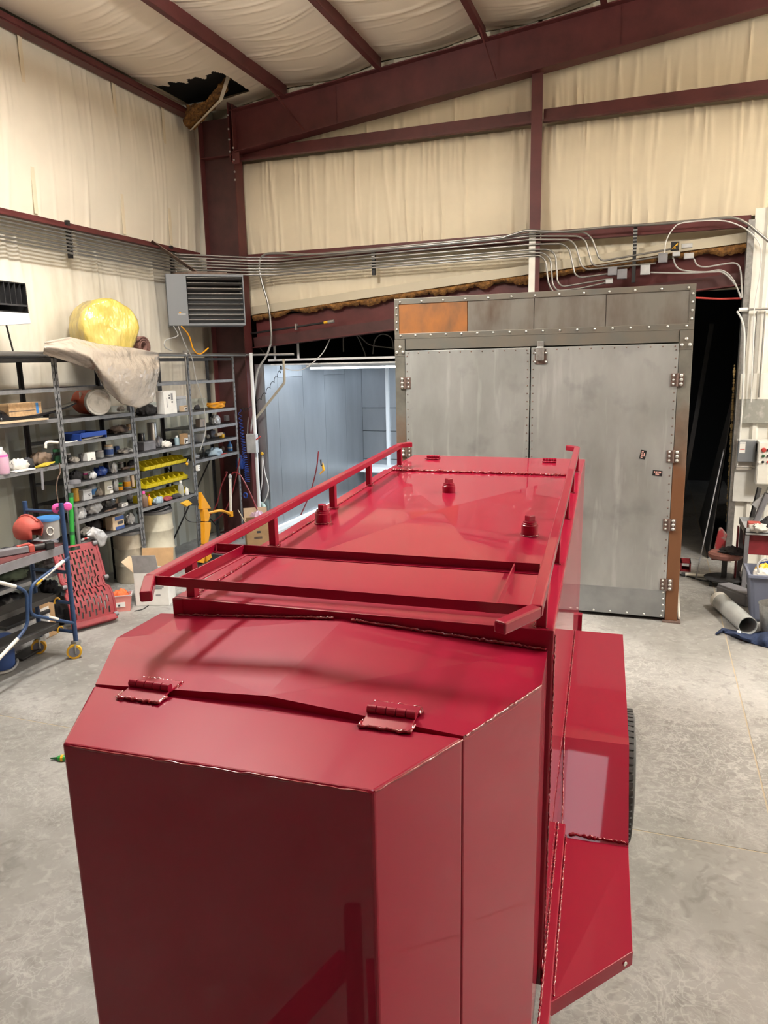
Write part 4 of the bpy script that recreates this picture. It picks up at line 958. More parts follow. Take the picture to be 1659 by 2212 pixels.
s_lump('dark_bag', 'dark clear bag at the back of the sixth shelf', 'bag', 236, 1100, 32, 22, z, mat('bag_dark', (.18, .18, .18), .25, coat=.5, alpha=.9), 45, X=XS-.24)
s_carton('slim_box', 'flat white box with markings on the sixth shelf', 'box', 266, 1092, 20, 7, z, 'card_white', X=XS-.08, lab=[(.2, .6, .3, .7, 'print_grey')])
P = spot(238, 1098, z+.008, XS-.06); o = MB().bar(P-(0, .09, 0), P+(0, .09, 0), .02, .012).build('file_tool', 'brown_bar'); tag(o, 'flat brown tool lying before the dark bag', 'tool')
z = SZ['A'][6]
s_carton('fastener_box', 'brown and blue cardboard fastener box on the lowest shelf', 'carton', 250, 1150, 36, 28, z, 'card_light', X=XS-.1, lab=[(.2, 1., .0, .22, 'print_blue'), (.2, 1., .72, 1., 'print_blue'), (.4, .9, .36, .6, 'print_dark')])
s_carton('open_carton', 'plain brown carton half hidden by the fastener box', 'carton', 231, 1146, 22, 22, z, 'card_light', X=XS-.25)
s_lump('bag_on_box', 'clear plastic bag draped on top of the fastener box', 'bag', 257, 1122, 36, 14, z+.14, 'plastic_bag', 46, X=XS-.14)
o = film('plastic_bag', [(186, 1152), (200, 1138), (222, 1146)], [(190, 1160), (205, 1166), (216, 1182), (226, 1178), (232, 1158)], XS+.03, 24, 20, .006, 9, 'plastic_bag', 'thin plastic bag hanging over the lowest shelf edge', .05); o['category'] = 'bag'
P = spot(190, 1164, z+.012, XS-.05); t = thing('caulk_tube', 'white caulk tube with red stripe on the lowest shelf', 'caulk tube', P); MB().cyl(P-(0, .09, 0), P+(0, .06, 0), .012, 12).build('tube', 'white', t, smooth=40); MB().lathe([(.006, .06), (.002, .1)], P, 8, (0, 1, 0)).build('nozzle', 'tape_white', t); MB().lathe([(.0125, -.06), (.0125, -.02)], P, 12, (0, 1, 0)).build('stripe', 'print_red', t)
s_lump('tape_heap', 'heap of white tape scraps left of the plain brown carton', 'tape', 186, 1152, 30, 18, z, 'rag_white', 47, X=XS-.2)
s_lump('bag_end', 'crumpled clear bag at the end of the lowest shelf', 'bag', 284, 1146, 24, 22, z, 'plastic_bag', 48, X=XS-.12)
s_lump('black_bag', 'black plastic bag at the back of the lowest shelf', 'bag', 205, 1140, 40, 26, z, 'rag_dark', 49, X=XS-.3)
# ---- bay L
z = SZ['L'][1]
s_round('detergent_jug', 'clear jug half full of pink liquid at the shelf edge', 'jug', 5, 1020, 32, 58, z, 'jug', 'clear', 'white', X=XS-.04)
P = spot(5, 1020, z+.006, XS-.04); tj = [o for o in bpy.data.objects if o.name.startswith('detergent_jug')][0]; rj = 32*mpp(P)/2
MB().lathe([(.9*rj, 0), (.95*rj, .01), (.95*rj, .17), (0, .17)], P, 18).build('liquid', 'magenta_liq', tj, smooth=40)
s_lump('junk_heap', 'heap of papers and tape on the shelf beside the pink jug', 'papers', 40, 1010, 46, 24, z, 'rag_white', 50, X=XS-.1)
s_lump('leather_scrap', 'brown leather scraps behind the yellow booklet', 'leather', 88, 1000, 50, 26, z, mat('leather', (.2, .14, .1), .7), 51, X=XS-.2)
s_lump('black_sack', 'black wires heaped between papers and leather scraps', 'wires', 62, 1008, 26, 22, z, 'rag_dark', 52, X=XS-.12)
P = spot(97, 1000, z, XS-.04); o = MB().obox(P+(0, 0, .02), (.05, .02, .006), (-.02, .08, .008), (0, 0, .006)).build('booklet', mat('booklet_y', (.65, .5, .05), .5)); tag(o, 'yellow booklet lying on the papers by the shelf post', 'booklet')
s_round('dark_can', 'dark green can with pink print against the shelf post', 'can', 125, 996, 17, 30, z, 'can', 'green_dark', band=('rag_dark', .55, .8), X=XS-.12)
o = MB().box(spot(50, 1016, z+.001, XS-.02)-(.04, .12, 0), spot(50, 1016, z+.012, XS-.02)+(.03, .12, 0)).build('paper_sheet', 'card_white'); tag(o, 'flat white carton sheet at the shelf edge by the jug', 'paper')
P = at_x(90, 1015, XS+.02); o = MB().bar(P, at_x(93, 1058, XS+.02), .03, .004, (1, 0, 0)).build('hanging_strap', 'grey_plastic'); tag(o, 'grey strap hanging from the shelf edge by the post', 'strap')
o = MB().tube(smoothpath([at_x(p[0], p[1], XS+.03) for p in ((128, 1000), (130, 1020), (124, 1036), (122, 1060), (126, 1085))]), .006, 6).build('wire_hook', 'brown_bar', None, smooth=50); tag(o, 'thin rusty wire hanging at the shelf post', 'wire')
for (lv, rows) in ((2, ((30, 1240, 60, 26, 'rag_dark', 'dark cloth heap on the low shelf behind the scaffold post'), (100, 1205, 60, 26, 'grey_plastic', 'grey tool heap on the low shelf behind the scaffold'))),
                   (3, ((30, 1285, 70, 26, mat('camo', (.07, .09, .06), .9), 'dull green tarp on the shelf below the tools'), (112, 1250, 54, 22, 'plastic_bag', 'clear plastic sheet bundle on the low shelf near the creeper'))),
                   (4, ((20, 1335, 60, 30, 'black', 'black plastic basket heap on the bottom shelf'), (110, 1300, 40, 24, 'rag_dark', 'black rag bundle on the bottom shelf')))):
    for (px, py, w_, h_, m_, lb) in rows: s_lump('shelf_heap', lb, 'heap', px, py, w_, h_, SZ['L'][lv], m_, px+lv, X=XS-.2)
# ---- bay B
z = SZ['B'][1]
s_round('black_mug', 'black mug standing beside the blender', 'mug', 305, 944, 15, 20, z+.09, 'can', 'black_gloss', X=XS-.24)
s_carton('tool_case', 'grey plastic tool case under the black mug', 'case', 315, 976, 40, 18, z, 'grey_plastic', X=XS-.2, lid=True, dep=.6)
s_round('blender_jar', 'chrome blender jar on the shelf of the yellow bins', 'blender', 331, 962, 20, 54, z, 'can', 'conduit', X=XS-.26)
s_lump('mixer', 'dark grey mixer base behind the coil of tape', 'blender', 344, 962, 22, 22, z, 'grey_plastic', 53, X=XS-.2)
s_lump('ear_muffs', 'white ear muffs lying beside the blender', 'ear muffs', 360, 966, 26, 14, z, 'tape_white', 54, X=XS-.1)
s_lump('cable_wad', 'wad of black cable behind the white ear muffs', 'cable', 368, 957, 30, 12, z, 'rag_dark', 55, X=XS-.26)
s_round('spray_can', 'pale blue spray can beside the brown carton', 'spray can', 383, 962, 10, 20, z, 'spray', mat('can_blue', (.3, .42, .48), .4))
s_carton('label_carton', 'brown carton with white label on the shelf over the bins', 'carton', 398, 958, 18, 22, z, 'card', X=XS-.1, lab=[(.15, .95, .02, .6, 'white'), (.5, .85, .25, .4, 'print_red'), (.25, .45, .1, .5, 'print_grey')])
s_round('metal_jar', 'small jar beside the brown labelled carton', 'jar', 410, 955, 8, 18, z, 'jar', 'grey_light', X=XS-.1)
# yellow bins on a louvred rack
z = SZ['B'][2]
rack = thing('bin_rack', 'black rack holding three rows of yellow bins', 'rack', (XS-.3, PY['B']+.5, z))
ybs = [float(at_x(306, 1000, XS-.1)[1]), float(at_x(398, 985, XS-.1)[1])]
tiers = [float(at_x(350, p, XS-.1)[2]) for p in (1008, 1046, 1078)]
for q, zt in enumerate(tiers):
    MB().box((XS-.30, ybs[0]-.01, zt-.012), (XS-.06, ybs[1]+.01, zt-.001)).build('rack_shelf', 'black', rack)
for y in (ybs[0]-.02, ybs[1]+.012):
    MB().box((XS-.34, y, z), (XS-.31, y+.008, tiers[0]+.1)).box((XS-.34, y, z), (XS-.1, y+.008, z+.012)).build('upright', 'black', rack)
def make_bin(P, a, b, h, m='yellow_bin'):
    t = thing('storage_bin', '', 'bin', P, 'yellow storage bins on the rack'); tk_ = .004
    mb = MB(); mb.box(P+(-b, -a/2, 0), P+(0, a/2, tk_)); mb.box(P+(-b, -a/2, 0), P+(-b+tk_, a/2, h))
    mb.build('bottom', m, t)
    for s in (-1, 1):
        y_ = s*(a/2-tk_)
        MB().prism([P+(-b, y_, 0), P+(0, y_, 0), P+(.012, y_, h*.5), P+(-.035, y_, h*.62), P+(-.06, y_, h), P+(-b, y_, h)], (0, tk_*s, 0)).build('side', m, t)
    MB().prism([P+(0, -a/2, 0), P+(0, a/2, 0), P+(.012, a/2, h*.5), P+(.012, -a/2, h*.5)], (.003, 0, 0)).build('front', m, t)
    MB().box(P+(-b+.006, -a/2+.006, tk_), P+(-.004, a/2-.006, h*.3)).build('contents', 'rag_dark', t)  # dark block added to stand in for the shade inside the bin
    return t
nb = 8; a_ = (ybs[1]-ybs[0])/nb; proto = None
rows = ('top', 'middle', 'bottom'); ordn = ['first', 'second', 'third', 'fourth', 'fifth', 'sixth', 'seventh', 'eighth']
h_b = .085
for q, zt in enumerate(tiers):
    for j in range(nb):
        P = np.array([XS-.075, ybs[0]+(j+.5)*a_, zt])
        if proto is None: proto = make_bin(P, a_*.92, .2, h_b); b = proto
        else:
            b = proto.copy(); COL.objects.link(b); b.location = tuple(P)
            for ch in proto.children:
                c_ = ch.copy(); COL.objects.link(c_); c_.parent = b
        b['label'] = 'yellow storage bin, %s from the water bottle end of the %s row' % (ordn[nb-1-j], rows[q])
        if (j+q) % 3 == 0:
            MB()
for (px, py, w_, h_, kind, m_, cm, nm, lb, ct) in ((312, 1090, 16, 34, 'bottle', mat('brown_jug', (.16, .1, .07), .5), 'pink', 'glue_bottle', 'dark brown bottle with pink cap at the shelf corner', 'bottle'),
    (324, 1093, 8, 24, 'bottle', 'orange_y', 'print_red', 'small_bottle', 'small orange squeeze bottle below the bins', 'bottle'),
    (392, 1072, 13, 34, 'bottle', 'glass', 'white', 'water_bottle', 'clear water bottle at the end of the bin rows', 'bottle'),
    (404, 1068, 8, 16, 'spray', 'white', 'white', 'white_tube', 'small white tube by the clear water bottle', 'bottle')):
    s_round(nm, lb, ct, px, py, w_, h_, z, kind, m_, cm, X=XS-.05)
s_lump('blue_glove', 'light blue glove hanging at the front of the low shelf', 'glove', 343, 1090, 26, 14, z, 'rag_blue', 56, X=XS-.03)
s_lump('red_rag', 'dark red rag under the yellow bins', 'rag', 362, 1082, 24, 9, z, mat('rag_red', (.25, .05, .06), .9), 57, X=XS-.04)
s_lump('tool_heap', 'dark tools lying before the clear water bottle', 'tools', 380, 1076, 26, 9, z, 'rag_dark', 58, X=XS-.05)
# ---- bay C
z = SZ['C'][1]
s_carton('tape_box', 'beige tape roll box on the shelf by the column', 'box', 434, 920, 22, 16, z, mat('tape_box', (.36, .31, .27), .7), X=XS-.12, lab=[(.5, .6, .1, .8, 'print_grey')])
s_lump('tied_bag', 'tied clear bag beside the beige tape box', 'bag', 465, 914, 28, 20, z, 'plastic_bag', 59)
z = SZ['C'][2]
s_round('clear_tub', 'clear plastic tub of small parts near the shelf post', 'tub', 432, 955, 26, 18, z, 'tub', 'clear', X=XS-.14)
P = spot(475, 948, z, XS-.15); t = thing('cordless_drill', 'yellow and blue cordless drill on the shelf by the column', 'drill', P)
MB().cyl(P+(0, -.09, .05), P+(0, .06, .05), .025, 12).build('motor_housing', 'card_light', t); MB().cyl(P+(0, .06, .05), P+(0, .11, .05), .016, 12).build('chuck', 'shelf_dark', t); MB().box(P+(-.02, .02, 0), P+(.03, .08, .05)).build('battery', 'yellow', t, bevel=.006); MB().box(P+(-.02, .085, 0), P+(.03, .1, .05)).build('grip', 'blue_plastic', t, bevel=.006)
o = MB().box(P+(-.2, -.02, .0), P+(-.12, .09, .1)).build('grey_block', 'grey_plastic', None, bevel=.006); tag(o, 'dark grey charger behind the cordless drill', 'charger')
z = SZ['C'][3]
s_lump('glove_heap', 'heap of grey blue work gloves on the shelf by the column', 'gloves', 462, 978, 44, 16, z, 'rag_blue', 60, X=XS-.08)
s_round('soap_bottle', 'small blue bottle on the shelf against the corner column', 'bottle', 497, 972, 11, 20, z, 'bottle', 'sky_blue', 'sky_blue', ('white', .3, .4))
P = spot(440, 985, z, XS-.06); t = thing('bar_clamp', 'black bar clamp standing before the gloves', 'clamp', P); MB().box(P+(-.006, -.003, 0), P+(.006, .003, .14)).build('bar', 'black', t); MB().box(P+(-.01, -.05, .0), P+(.01, .003, .014)).build('foot', 'black', t); MB().box(P+(-.01, -.05, .12), P+(.01, .003, .134)).build('jaw', 'black', t)
s_lump('wire_bits', 'tangle of thin wire beside the bar clamp', 'wire', 420, 990, 26, 10, z, 'grey_light', 61)
P = at_x(404, 1002, XS+.03); t = thing('hanging_plug', 'yellow plug hanging on a wire beside the bins', 'plug', P); MB().ball(P, .018, .018, .022, 8).build('plug', 'yellow', t); MB().tube(smoothpath([P, P+(0, .04, .05), (XS+.004, P[1]+.06, SZ['C'][3]-.02)]), .003, 5).build('wire', 'grey_light', t)
P = spot(484, 984, z, XS-.02); o = MB().bar(P+(0, -.12, .006), P+(0, .08, .006), .012, .008).build('red_screwdriver', 'print_red'); tag(o, 'red handled tool at the front of the glove shelf', 'tool')

# small odds and ends between the larger things
ODD = [('A', 0, 262, 896, 18, 12, 'lump', 'rag_white', 'paper_wad', 'wad of white paper at the end of the cooler shelf', 'paper'),
 ('A', 0, 282, 893, 14, 14, 'round', 'grey_plastic', 'grease_tin', 'small grey grease tin past the orange cooler', 'tin'),
 ('A', 1, 236, 941, 16, 9, 'lump', 'rag_dark', 'oily_rag', 'black oily rag between blue tray and brown rags', 'rag'),
 ('A', 1, 280, 933, 12, 13, 'carton', 'card', 'brown_packet', 'small brown packet at the end of the tray shelf', 'packet'),
 ('A', 2, 148, 998, 12, 16, 'round', 'shelf_dark', 'black_tin', 'small black tin at the start of the third shelf', 'tin'),
 ('A', 2, 253, 983, 12, 12, 'carton', 'print_blue', 'blue_packet', 'small blue packet behind the loose papers', 'packet'),
 ('A', 3, 232, 1024, 12, 14, 'lump', 'navy', 'navy_rag', 'navy rag beside the dark blue caps', 'rag'),
 ('A', 3, 262, 1020, 12, 14, 'round', 'galv', 'steel_cup', 'small steel cup beside the rusty pipe offcut', 'cup'),
 ('A', 4, 152, 1088, 8, 22, 'round', 'print_blue', 'blue_tin', 'thin blue tin against the shelf post', 'tin'),
 ('A', 4, 209, 1072, 9, 18, 'round', 'white', 'glue_bottle', 'small white bottle behind the grey glove', 'bottle'),
 ('A', 5, 282, 1088, 14, 12, 'lump', 'grey_plastic', 'fitting_heap', 'grey heap of fittings at the end of the sixth shelf', 'fittings'),
 ('A', 5, 250, 1096, 12, 9, 'carton', 'card_light', 'tan_packet', 'small tan packet beside the flat white box', 'packet'),
 ('A', 6, 172, 1160, 16, 12, 'lump', 'rag_dark', 'dark_rag', 'dark rag under the white tape scraps', 'rag'),
 ('A', 6, 262, 1148, 8, 10, 'round', 'white', 'pill_bottle', 'tiny white bottle before the fastener box', 'bottle'),
 ('B', 0, 300, 898, 14, 14, 'lump', 'rag_dark', 'black_bundle', 'black bundle under the hanging plastic', 'bundle'),
 ('B', 0, 340, 892, 12, 16, 'round', 'shelf_dark', 'dark_jar', 'dark jar behind the white marked box', 'jar'),
 ('B', 1, 345, 968, 10, 8, 'carton', 'grey_light', 'grey_packet', 'flat grey packet before the mixer base', 'packet'),
 ('B', 1, 376, 965, 9, 9, 'lump', 'print_red', 'red_rag_ball', 'small red rag ball before the pale blue spray can', 'rag'),
 ('C', 0, 426, 888, 16, 10, 'lump', 'rag_dark', 'cable_bundle', 'black cable bundle beside the orange cord coil', 'cable'),
 ('C', 1, 490, 911, 12, 12, 'carton', 'grey_plastic', 'dark_box', 'small dark box against the corner column', 'box'),
 ('C', 2, 450, 952, 10, 8, 'lump', 'rag_white', 'white_wad', 'white wad between clear tub and drill', 'rag'),
 ('C', 3, 480, 977, 14, 10, 'lump', 'leather', 'leather_glove', 'brown leather glove beside the blue bottle', 'glove'),
 ('L', 1, 20, 1014, 14, 18, 'round', 'grey_plastic', 'grey_tin', 'grey tin behind the white papers by the jug', 'tin'),
 ('L', 1, 110, 998, 12, 18, 'round', 'shelf_dark', 'oil_can', 'dark oil can beside the dark green can', 'can'),
 ('L', 0, 100, 904, 14, 10, 'lump', 'rag_dark', 'rubber_strip', 'black rubber strip at the end of the crate shelf', 'rubber')]
for (bay, lv, px, py, w_, h_, kind, m_, nm, lb, ct) in ODD:
    z = SZ[bay][lv]
    if kind == 'lump': s_lump(nm, lb, ct, px, py, w_, h_, z, m_, px, X=XS-.28)
    elif kind == 'round': s_round(nm, lb, ct, px, py, w_, h_, z, 'jar' if h_ > 13 else 'can', m_, 'white' if m_ != 'white' else 'grey_light', X=XS-.3)
    else: s_carton(nm, lb, ct, px, py, w_, h_, z, m_, X=XS-.3)
# ------------------------------------------------------------------ unit heater
Hc = at_y(446, 648, 8.6); Hu = np.array([.80, .60, 0]); Hn = np.array([.6, -.8, 0]); k = mpp(Hc)
Wd, Ht, Dp = 163*k*1.0/2, 107*k/2, .42
t = thing('unit_heater', 'grey louvred unit heater hung in the corner above the shelves', 'heater', Hc-(0, 0, Ht)); U = np.array([0, 0, 1.])
cas = MB(); 
cas.obox(Hc-Hn*Dp/2-Hu*Wd*.745, Hu*Wd*.255, Hn*Dp/2, U*Ht)
cas.obox(Hc-Hn*Dp/2+Hu*Wd*.985, Hu*Wd*.015, Hn*Dp/2, U*Ht)
for s in (-1, 1): cas.obox(Hc-Hn*Dp/2+Hu*Wd*.24+U*s*(Ht-.014), Hu*Wd*.735, Hn*Dp/2, U*.014)
cas.build('casing', 'heater_grey', t, bevel=.004)
MB().obox(Hc-Hn*(Dp-.02)+Hu*Wd*.24, Hu*Wd*.73, Hn*.01, U*(Ht-.03)).build('back_panel', 'black', t)
for q in range(9):
    zq = Ht*.84-q*Ht*1.68/8.2; c0 = Hc+Hu*Wd*.24+U*zq-Hn*.04
    MB().obox(c0, Hu*Wd*.715, Hn*.034+U*.012, U*.004-Hn*.002).build('louvre', 'slat_grey', t, bevel=.002)
MB().obox(Hc-Hu*Wd*.66-U*Ht*.55+Hn*.002, Hu*.05, Hn*.001, U*.006).build('badge', 'grey_light', t)
MB().obox(Hc-Hu*Wd*.70-U*Ht*.50+Hn*.002, Hu*.012, Hn*.001, U*.008).build('badge', 'orange_y', t)
top_c = Hc+U*Ht-Hn*Dp*.5
hb_ = thing('heater_bracket', 'rusty angle iron bracket holding the unit heater to the wall', 'bracket', top_c)
wa = at_x(327, 521, -6.04)
MB().bar(wa, top_c-Hu*.1+U*.05, .06, .008, (0, .5, 1)).build('arm', 'brown_bar', hb_)
MB().bar(top_c-Hu*.2+U*.03, top_c+Hu*.3+U*.03, .05, .05).build('crossbar', 'brown_bar', hb_)
MB().bar((-6.05, top_c[1]-.1, top_c[2]+.03), top_c+U*.03, .05, .05).build('crossbar', 'brown_bar', hb_)
for (nm, m_, r_, pts, lb) in (('heater_cable', 'wire_grey', .007, ((375, 705), (384, 725), (358, 735), (357, 750), (372, 758)), 'grey cable looping below the unit heater'),
    ('gas_hose', 'orange_y', .009, ((392, 705), (408, 725), (418, 755), (432, 765), (450, 752)), 'orange gas hose hanging below the unit heater'),
    ('heater_cable', 'wire_grey', .006, ((385, 705), (400, 745), (415, 775), (424, 820), (440, 875), (444, 930), (432, 975)), 'long grey cable hanging from heater down past the shelves')):
    o = MB().tube(smoothpath([at_x(a, b, -5.42) for a, b in pts]), r_, 6).build(nm, m_, None, smooth=50); tag(o, lb, 'cable')

# ------------------------------------------------------------------ conduits
NC = 7
dirn = ['topmost', 'second', 'third', 'fourth', 'fifth', 'sixth', 'lowest']
Q = lambda cx, cy, Y=9.5: at_y(1040+cx/2.68, 440+cy/2.68, Y)
ends = [[(390, 165), (600, 165), (640, 200), (680, 315), (705, 331), (1100, 262)], [(300, 187), (560, 187), (602, 212), (640, 348), (668, 362), (1030, 307)],
        [(300, 207), (510, 207), (545, 240), (580, 362), (612, 381), (1010, 345)], [(300, 235), (470, 231), (510, 265), (540, 408), (572, 428), (740, 405)],
        [(300, 265), (395, 265), (430, 297), (440, 455), (470, 481), (760, 432)], [(300, 285), (360, 283), (400, 320), (412, 470), (440, 505), (575, 490), (720, 457)], [(300, 300), (340, 299), (372, 330), (388, 470), (430, 530)]]
for k_ in range(NC):
    z = 3.895-.0375*k_
    pts = [(-6.0, 1.5, z+.005), (-6.0, 8.75, z+.005), (-5.30, 9.36, z-.01), ]
    e0 = Q(*ends[k_][0]); pts += [(-4.9, 9.5, z-.02)]+[Q(*p) for p in ends[k_]]
    o = MB().tube(fillet(pts, .07, 6), .011, 10).build('conduit', 'conduit', None, smooth=50)
    tag(o, 'grey metal conduit, %s of the bundle running round the corner' % dirn[k_], 'conduit', 'conduits round the corner')
big_ = [(585, 742), (586, 720), (580, 660), (566, 610), (560, 575), (568, 552), (600, 547), (700, 548)]
pts = [at_y(a, b, 9.42) for a, b in big_]+[Q(a, b, 9.45) for a, b in ((0, 212), (160, 184), (260, 156), (380, 161), (500, 159), (760, 133), (1030, 117), (1300, 92), (1450, 82), (1530, 110), (1600, 165), (1700, 250))]
o = MB().tube(smoothpath(pts, 5), .015, 8).build('armoured_cable', 'conduit', None, smooth=50); tag(o, 'thick armoured cable draped along the end wall over the conduits', 'cable')
o = MB().tube(smoothpath([Q(a, b, 9.44) for a, b in ((1060, 285), (1070, 215), (1110, 145), (1170, 110), (1380, 97), (1500, 130), (1580, 190), (1618, 270), (1610, 420), (1580, 600), (1570, 900), (1560, 1150))], 5), .007, 6).build('armoured_cable', 'hose_white', None, smooth=50); tag(o, 'thin pale cable looping down the white cladding', 'cable')
for (px, py, w_, h_, m_, lb) in ((1458, 532, 17, 18, 'black', 'open black junction box with yellow wires'), (1432, 557, 19, 20, 'grey_plastic', 'dark grey junction box below the open black one'), (1323, 586, 19, 17, 'grey_plastic', 'dark square junction box just above the oven hood'),
    (1344, 592, 20, 20, 'grey_plastic', 'dark square junction box beside the strut channel'), (1394, 583, 20, 20, 'grey_light', 'pale tilted junction box past the strut channel'), (1488, 553, 20, 12, 'grey_light', 'pale conduit body where the curved cable starts'), (1484, 531, 22, 9, 'grey_light', 'pale conduit elbow beside the open junction box'), (1461, 549, 16, 9, 'grey_light', 'pale conduit fitting between two junction boxes'), (1316, 608, 15, 9, 'grey_light', 'small conduit elbow behind the oven hood')):
    P = at_y(px, py, 9.47); k = mpp(P); t = thing('junction_box', lb, 'junction box', P)
    MB().box(P+(-w_*k/2, -.025, -h_*k/2), P+(w_*k/2, .03, h_*k/2)).build('box', m_, t, bevel=.004)
    if m_ == 'black':
        for q in range(3): MB().tube([P+(-.03+.02*q, -.03, -.03), P+(0, -.04, .0), P+(.03, -.03, .03-.01*q)], .003, 5).build('wire', 'yellow', t)
    else: MB().box(P+(-w_*k*.42, -.028, -h_*k*.42), P+(w_*k*.42, -.0245, h_*k*.42)).build('cover', m_, t)
for (nm, pts, lb) in (('flexible_cable', ((1230, 320), (1250, 355), (1300, 366), (1400, 350), (1470, 345), (1500, 390), (1508, 545)), 'grey flexible cable curving from conduit body to the jamb'), ('flexible_cable', ((1108, 310), (1130, 365), (1180, 388), (1300, 395), (1385, 385), (1450, 430), (1505, 545)), 'dark flexible cable below the grey one on the header'), ('flexible_cable', ((980, 398), (1180, 402), (1330, 395), (1400, 400), (1470, 470), (1502, 548)), 'black flexible cable from the pale tilted junction box')):
    o = MB().tube(smoothpath([Q(a, b, 9.5) for a, b in pts], 5), .009, 6).build(nm, 'wire_grey', None, smooth=50); tag(o, lb, 'cable')
o = MB().tube([Q(1240, 545, 9.62), Q(1380, 552, 9.62), Q(1505, 548, 9.62)], .011, 8).build('red_pipe', 'print_red'); tag(o, 'thin red pipe crossing the dark gap beside the oven', 'pipe')
for (x, y, z0, z1, ax_, lb) in ((-6.06, float(at_x(147, 500, -6.06)[1]), 3.63, 4.02, 'x', 'black strut channel holding conduits on the left wall'), (-6.06, 8.7, 3.6, 4.0, 'x', 'black strut channel holding conduits beside the heater'), (float(at_y(806, 560, 9.52)[0]), 9.54, 3.57, 3.9, 'y', 'black strut channel holding conduits over the booth opening'),
    (float(at_y(1141, 540, 9.52)[0])+.03, 9.56, 3.55, 3.96, 'y', 'black strut channel beside the white filler plate'), (float(at_y(1371, 540, 9.52)[0]), 9.52, 3.3, 3.93, 'y', 'long black strut channel among the junction boxes')):
    o = MB().box((x-.02, y-.02, z0), (x+.02, y+.02, z1)); t = thing('strut_channel', lb, 'strut', (x, y, z0)); o.build('channel', 'black', t)
    for q in range(7):
        zc = 3.895-.0375*q-(.015 if ax_ == 'y' else -.003)
        if z0 < zc < z1: MB().box((x-.024 if ax_ == 'y' else x+.02, y-.022 if ax_ == 'x' else y-.026, zc-.006), (x+.024 if ax_ == 'y' else x+.08, y+.022 if ax_ == 'x' else y-.02, zc+.006)).build('clamp', 'galv', t)
# torn roof insulation hanging in the corner
Pf = [at_y(a, b, 9.2) for a, b in ((488, 165), (470, 215), (445, 240), (408, 280), (395, 265), (402, 228), (440, 220))]
t = thing('hanging_insulation', 'torn brown insulation hanging from the ceiling in the corner', 'insulation', Pf[3])
o = MB().add([Pf[0], Pf[1], Pf[2], Pf[3], Pf[4], Pf[5], Pf[6]]+[p+np.array([.02, .10, .02]) for p in Pf], [(0, 1, 6), (1, 2, 6), (2, 3, 4, 5), (2, 5, 6), (7, 13, 8), (8, 13, 9), (9, 12, 11, 10), (9, 13, 12), (0, 7, 8, 1), (1, 8, 9, 2), (2, 9, 10, 3), (3, 10, 11, 4), (4, 11, 12, 5), (5, 12, 13, 6), (6, 13, 7, 0)]).build('batt', 'fibre', t)
s_ = o.modifiers.new('s', 'SUBSURF'); s_.subdivision_type = 'SIMPLE'; s_.levels = 4; s_.render_levels = 4
tx = bpy.data.textures.new('lump', 'CLOUDS'); tx.noise_scale = .07; d_ = o.modifiers.new('d', 'DISPLACE'); d_.texture = tx; d_.strength = .07; d_.mid_level = .5
o2 = MB().add([Pf[0]+(.02, -.02, 0), Pf[1]+(.035, -.02, -.01), Pf[2]+(.03, -.02, -.02), Pf[3]+(.02, -.02, -.02), Pf[3]+(.025, .03, 0), Pf[2]+(.04, .04, 0), Pf[1]+(.05, .04, 0), Pf[0]+(.04, .04, 0)], [(0, 1, 6, 7), (1, 2, 5, 6), (2, 3, 4, 5)]).build('facing', 'vinyl', t)
# ------------------------------------------------------------------ booth beyond the opening
XB = -5.3
bt = thing('spray_booth', 'blue grey galvanised spray booth beyond the opening', 'booth', (-3.5, 11.5, 0))
ysm = [9.64]+[float(at_x(a, b, XB)[1]) for a, b in ((597, 783), (652, 785), (699, 787), (744, 787), (780, 787))]
for q in range(len(ysm)-1):
    y0, y1 = ysm[q]+.003, ysm[q+1]-.003
    MB().box((XB-.03, y0, .06), (XB, y1, 2.26 if q % 2 else 2.46)).build('wall_panel', 'booth_panel', bt)
    if q % 2: MB().box((XB-.03, y0, 2.265), (XB-.002, y1, 2.46)).build('wall_panel', 'booth_panel_b', bt)
YBK = ysm[-1]
xk = XB
for q in range(4):
    for (z0, z1) in ((.06, .62), (.63, 1.16), (1.17, 1.60), (1.61, 2.46)):
        MB().box((xk+.003, YBK, z0), (xk+.55 if q == 0 else xk+1.1, YBK+.03, z1)).build('back_panel', 'booth_panel' if q == 0 else 'booth_panel_b', bt)
    xk += .553 if q == 0 else 1.103
MB().box((XB+.5, YBK-.06, .06), (XB+.56, YBK, 2.46)).build('corner_post', 'white_metal', bt)
MB().box((XB-.04, 9.64, 0), (XB+.07, YBK, .06)).build('base_channel', 'white_metal', bt)
MB().box((-1.03, 9.9, .0), (-1.0, YBK, 2.46)).build('wall_panel', 'booth_panel', bt)  # unseen side wall, added to hold booth light back from the passage
MB().box((XB-.04, YBK-.4, .42), (-1.0, YBK, .52)).build('ledge', 'white_metal', bt)
MB().box((XB-.15, 9.635, .0), (XB-.03, 9.66, 2.46)).build('jamb_panel', 'booth_panel_b', bt)
MB().box((XB-.04, 9.85, 2.46), (-1.0, YBK+.03, 2.5)).build('roof_panel', 'white_metal', bt)
MB().box((XB-.04, 9.85, 2.44), (-1.0, 9.97, 2.53)).build('roof_edge', 'white_metal', bt)
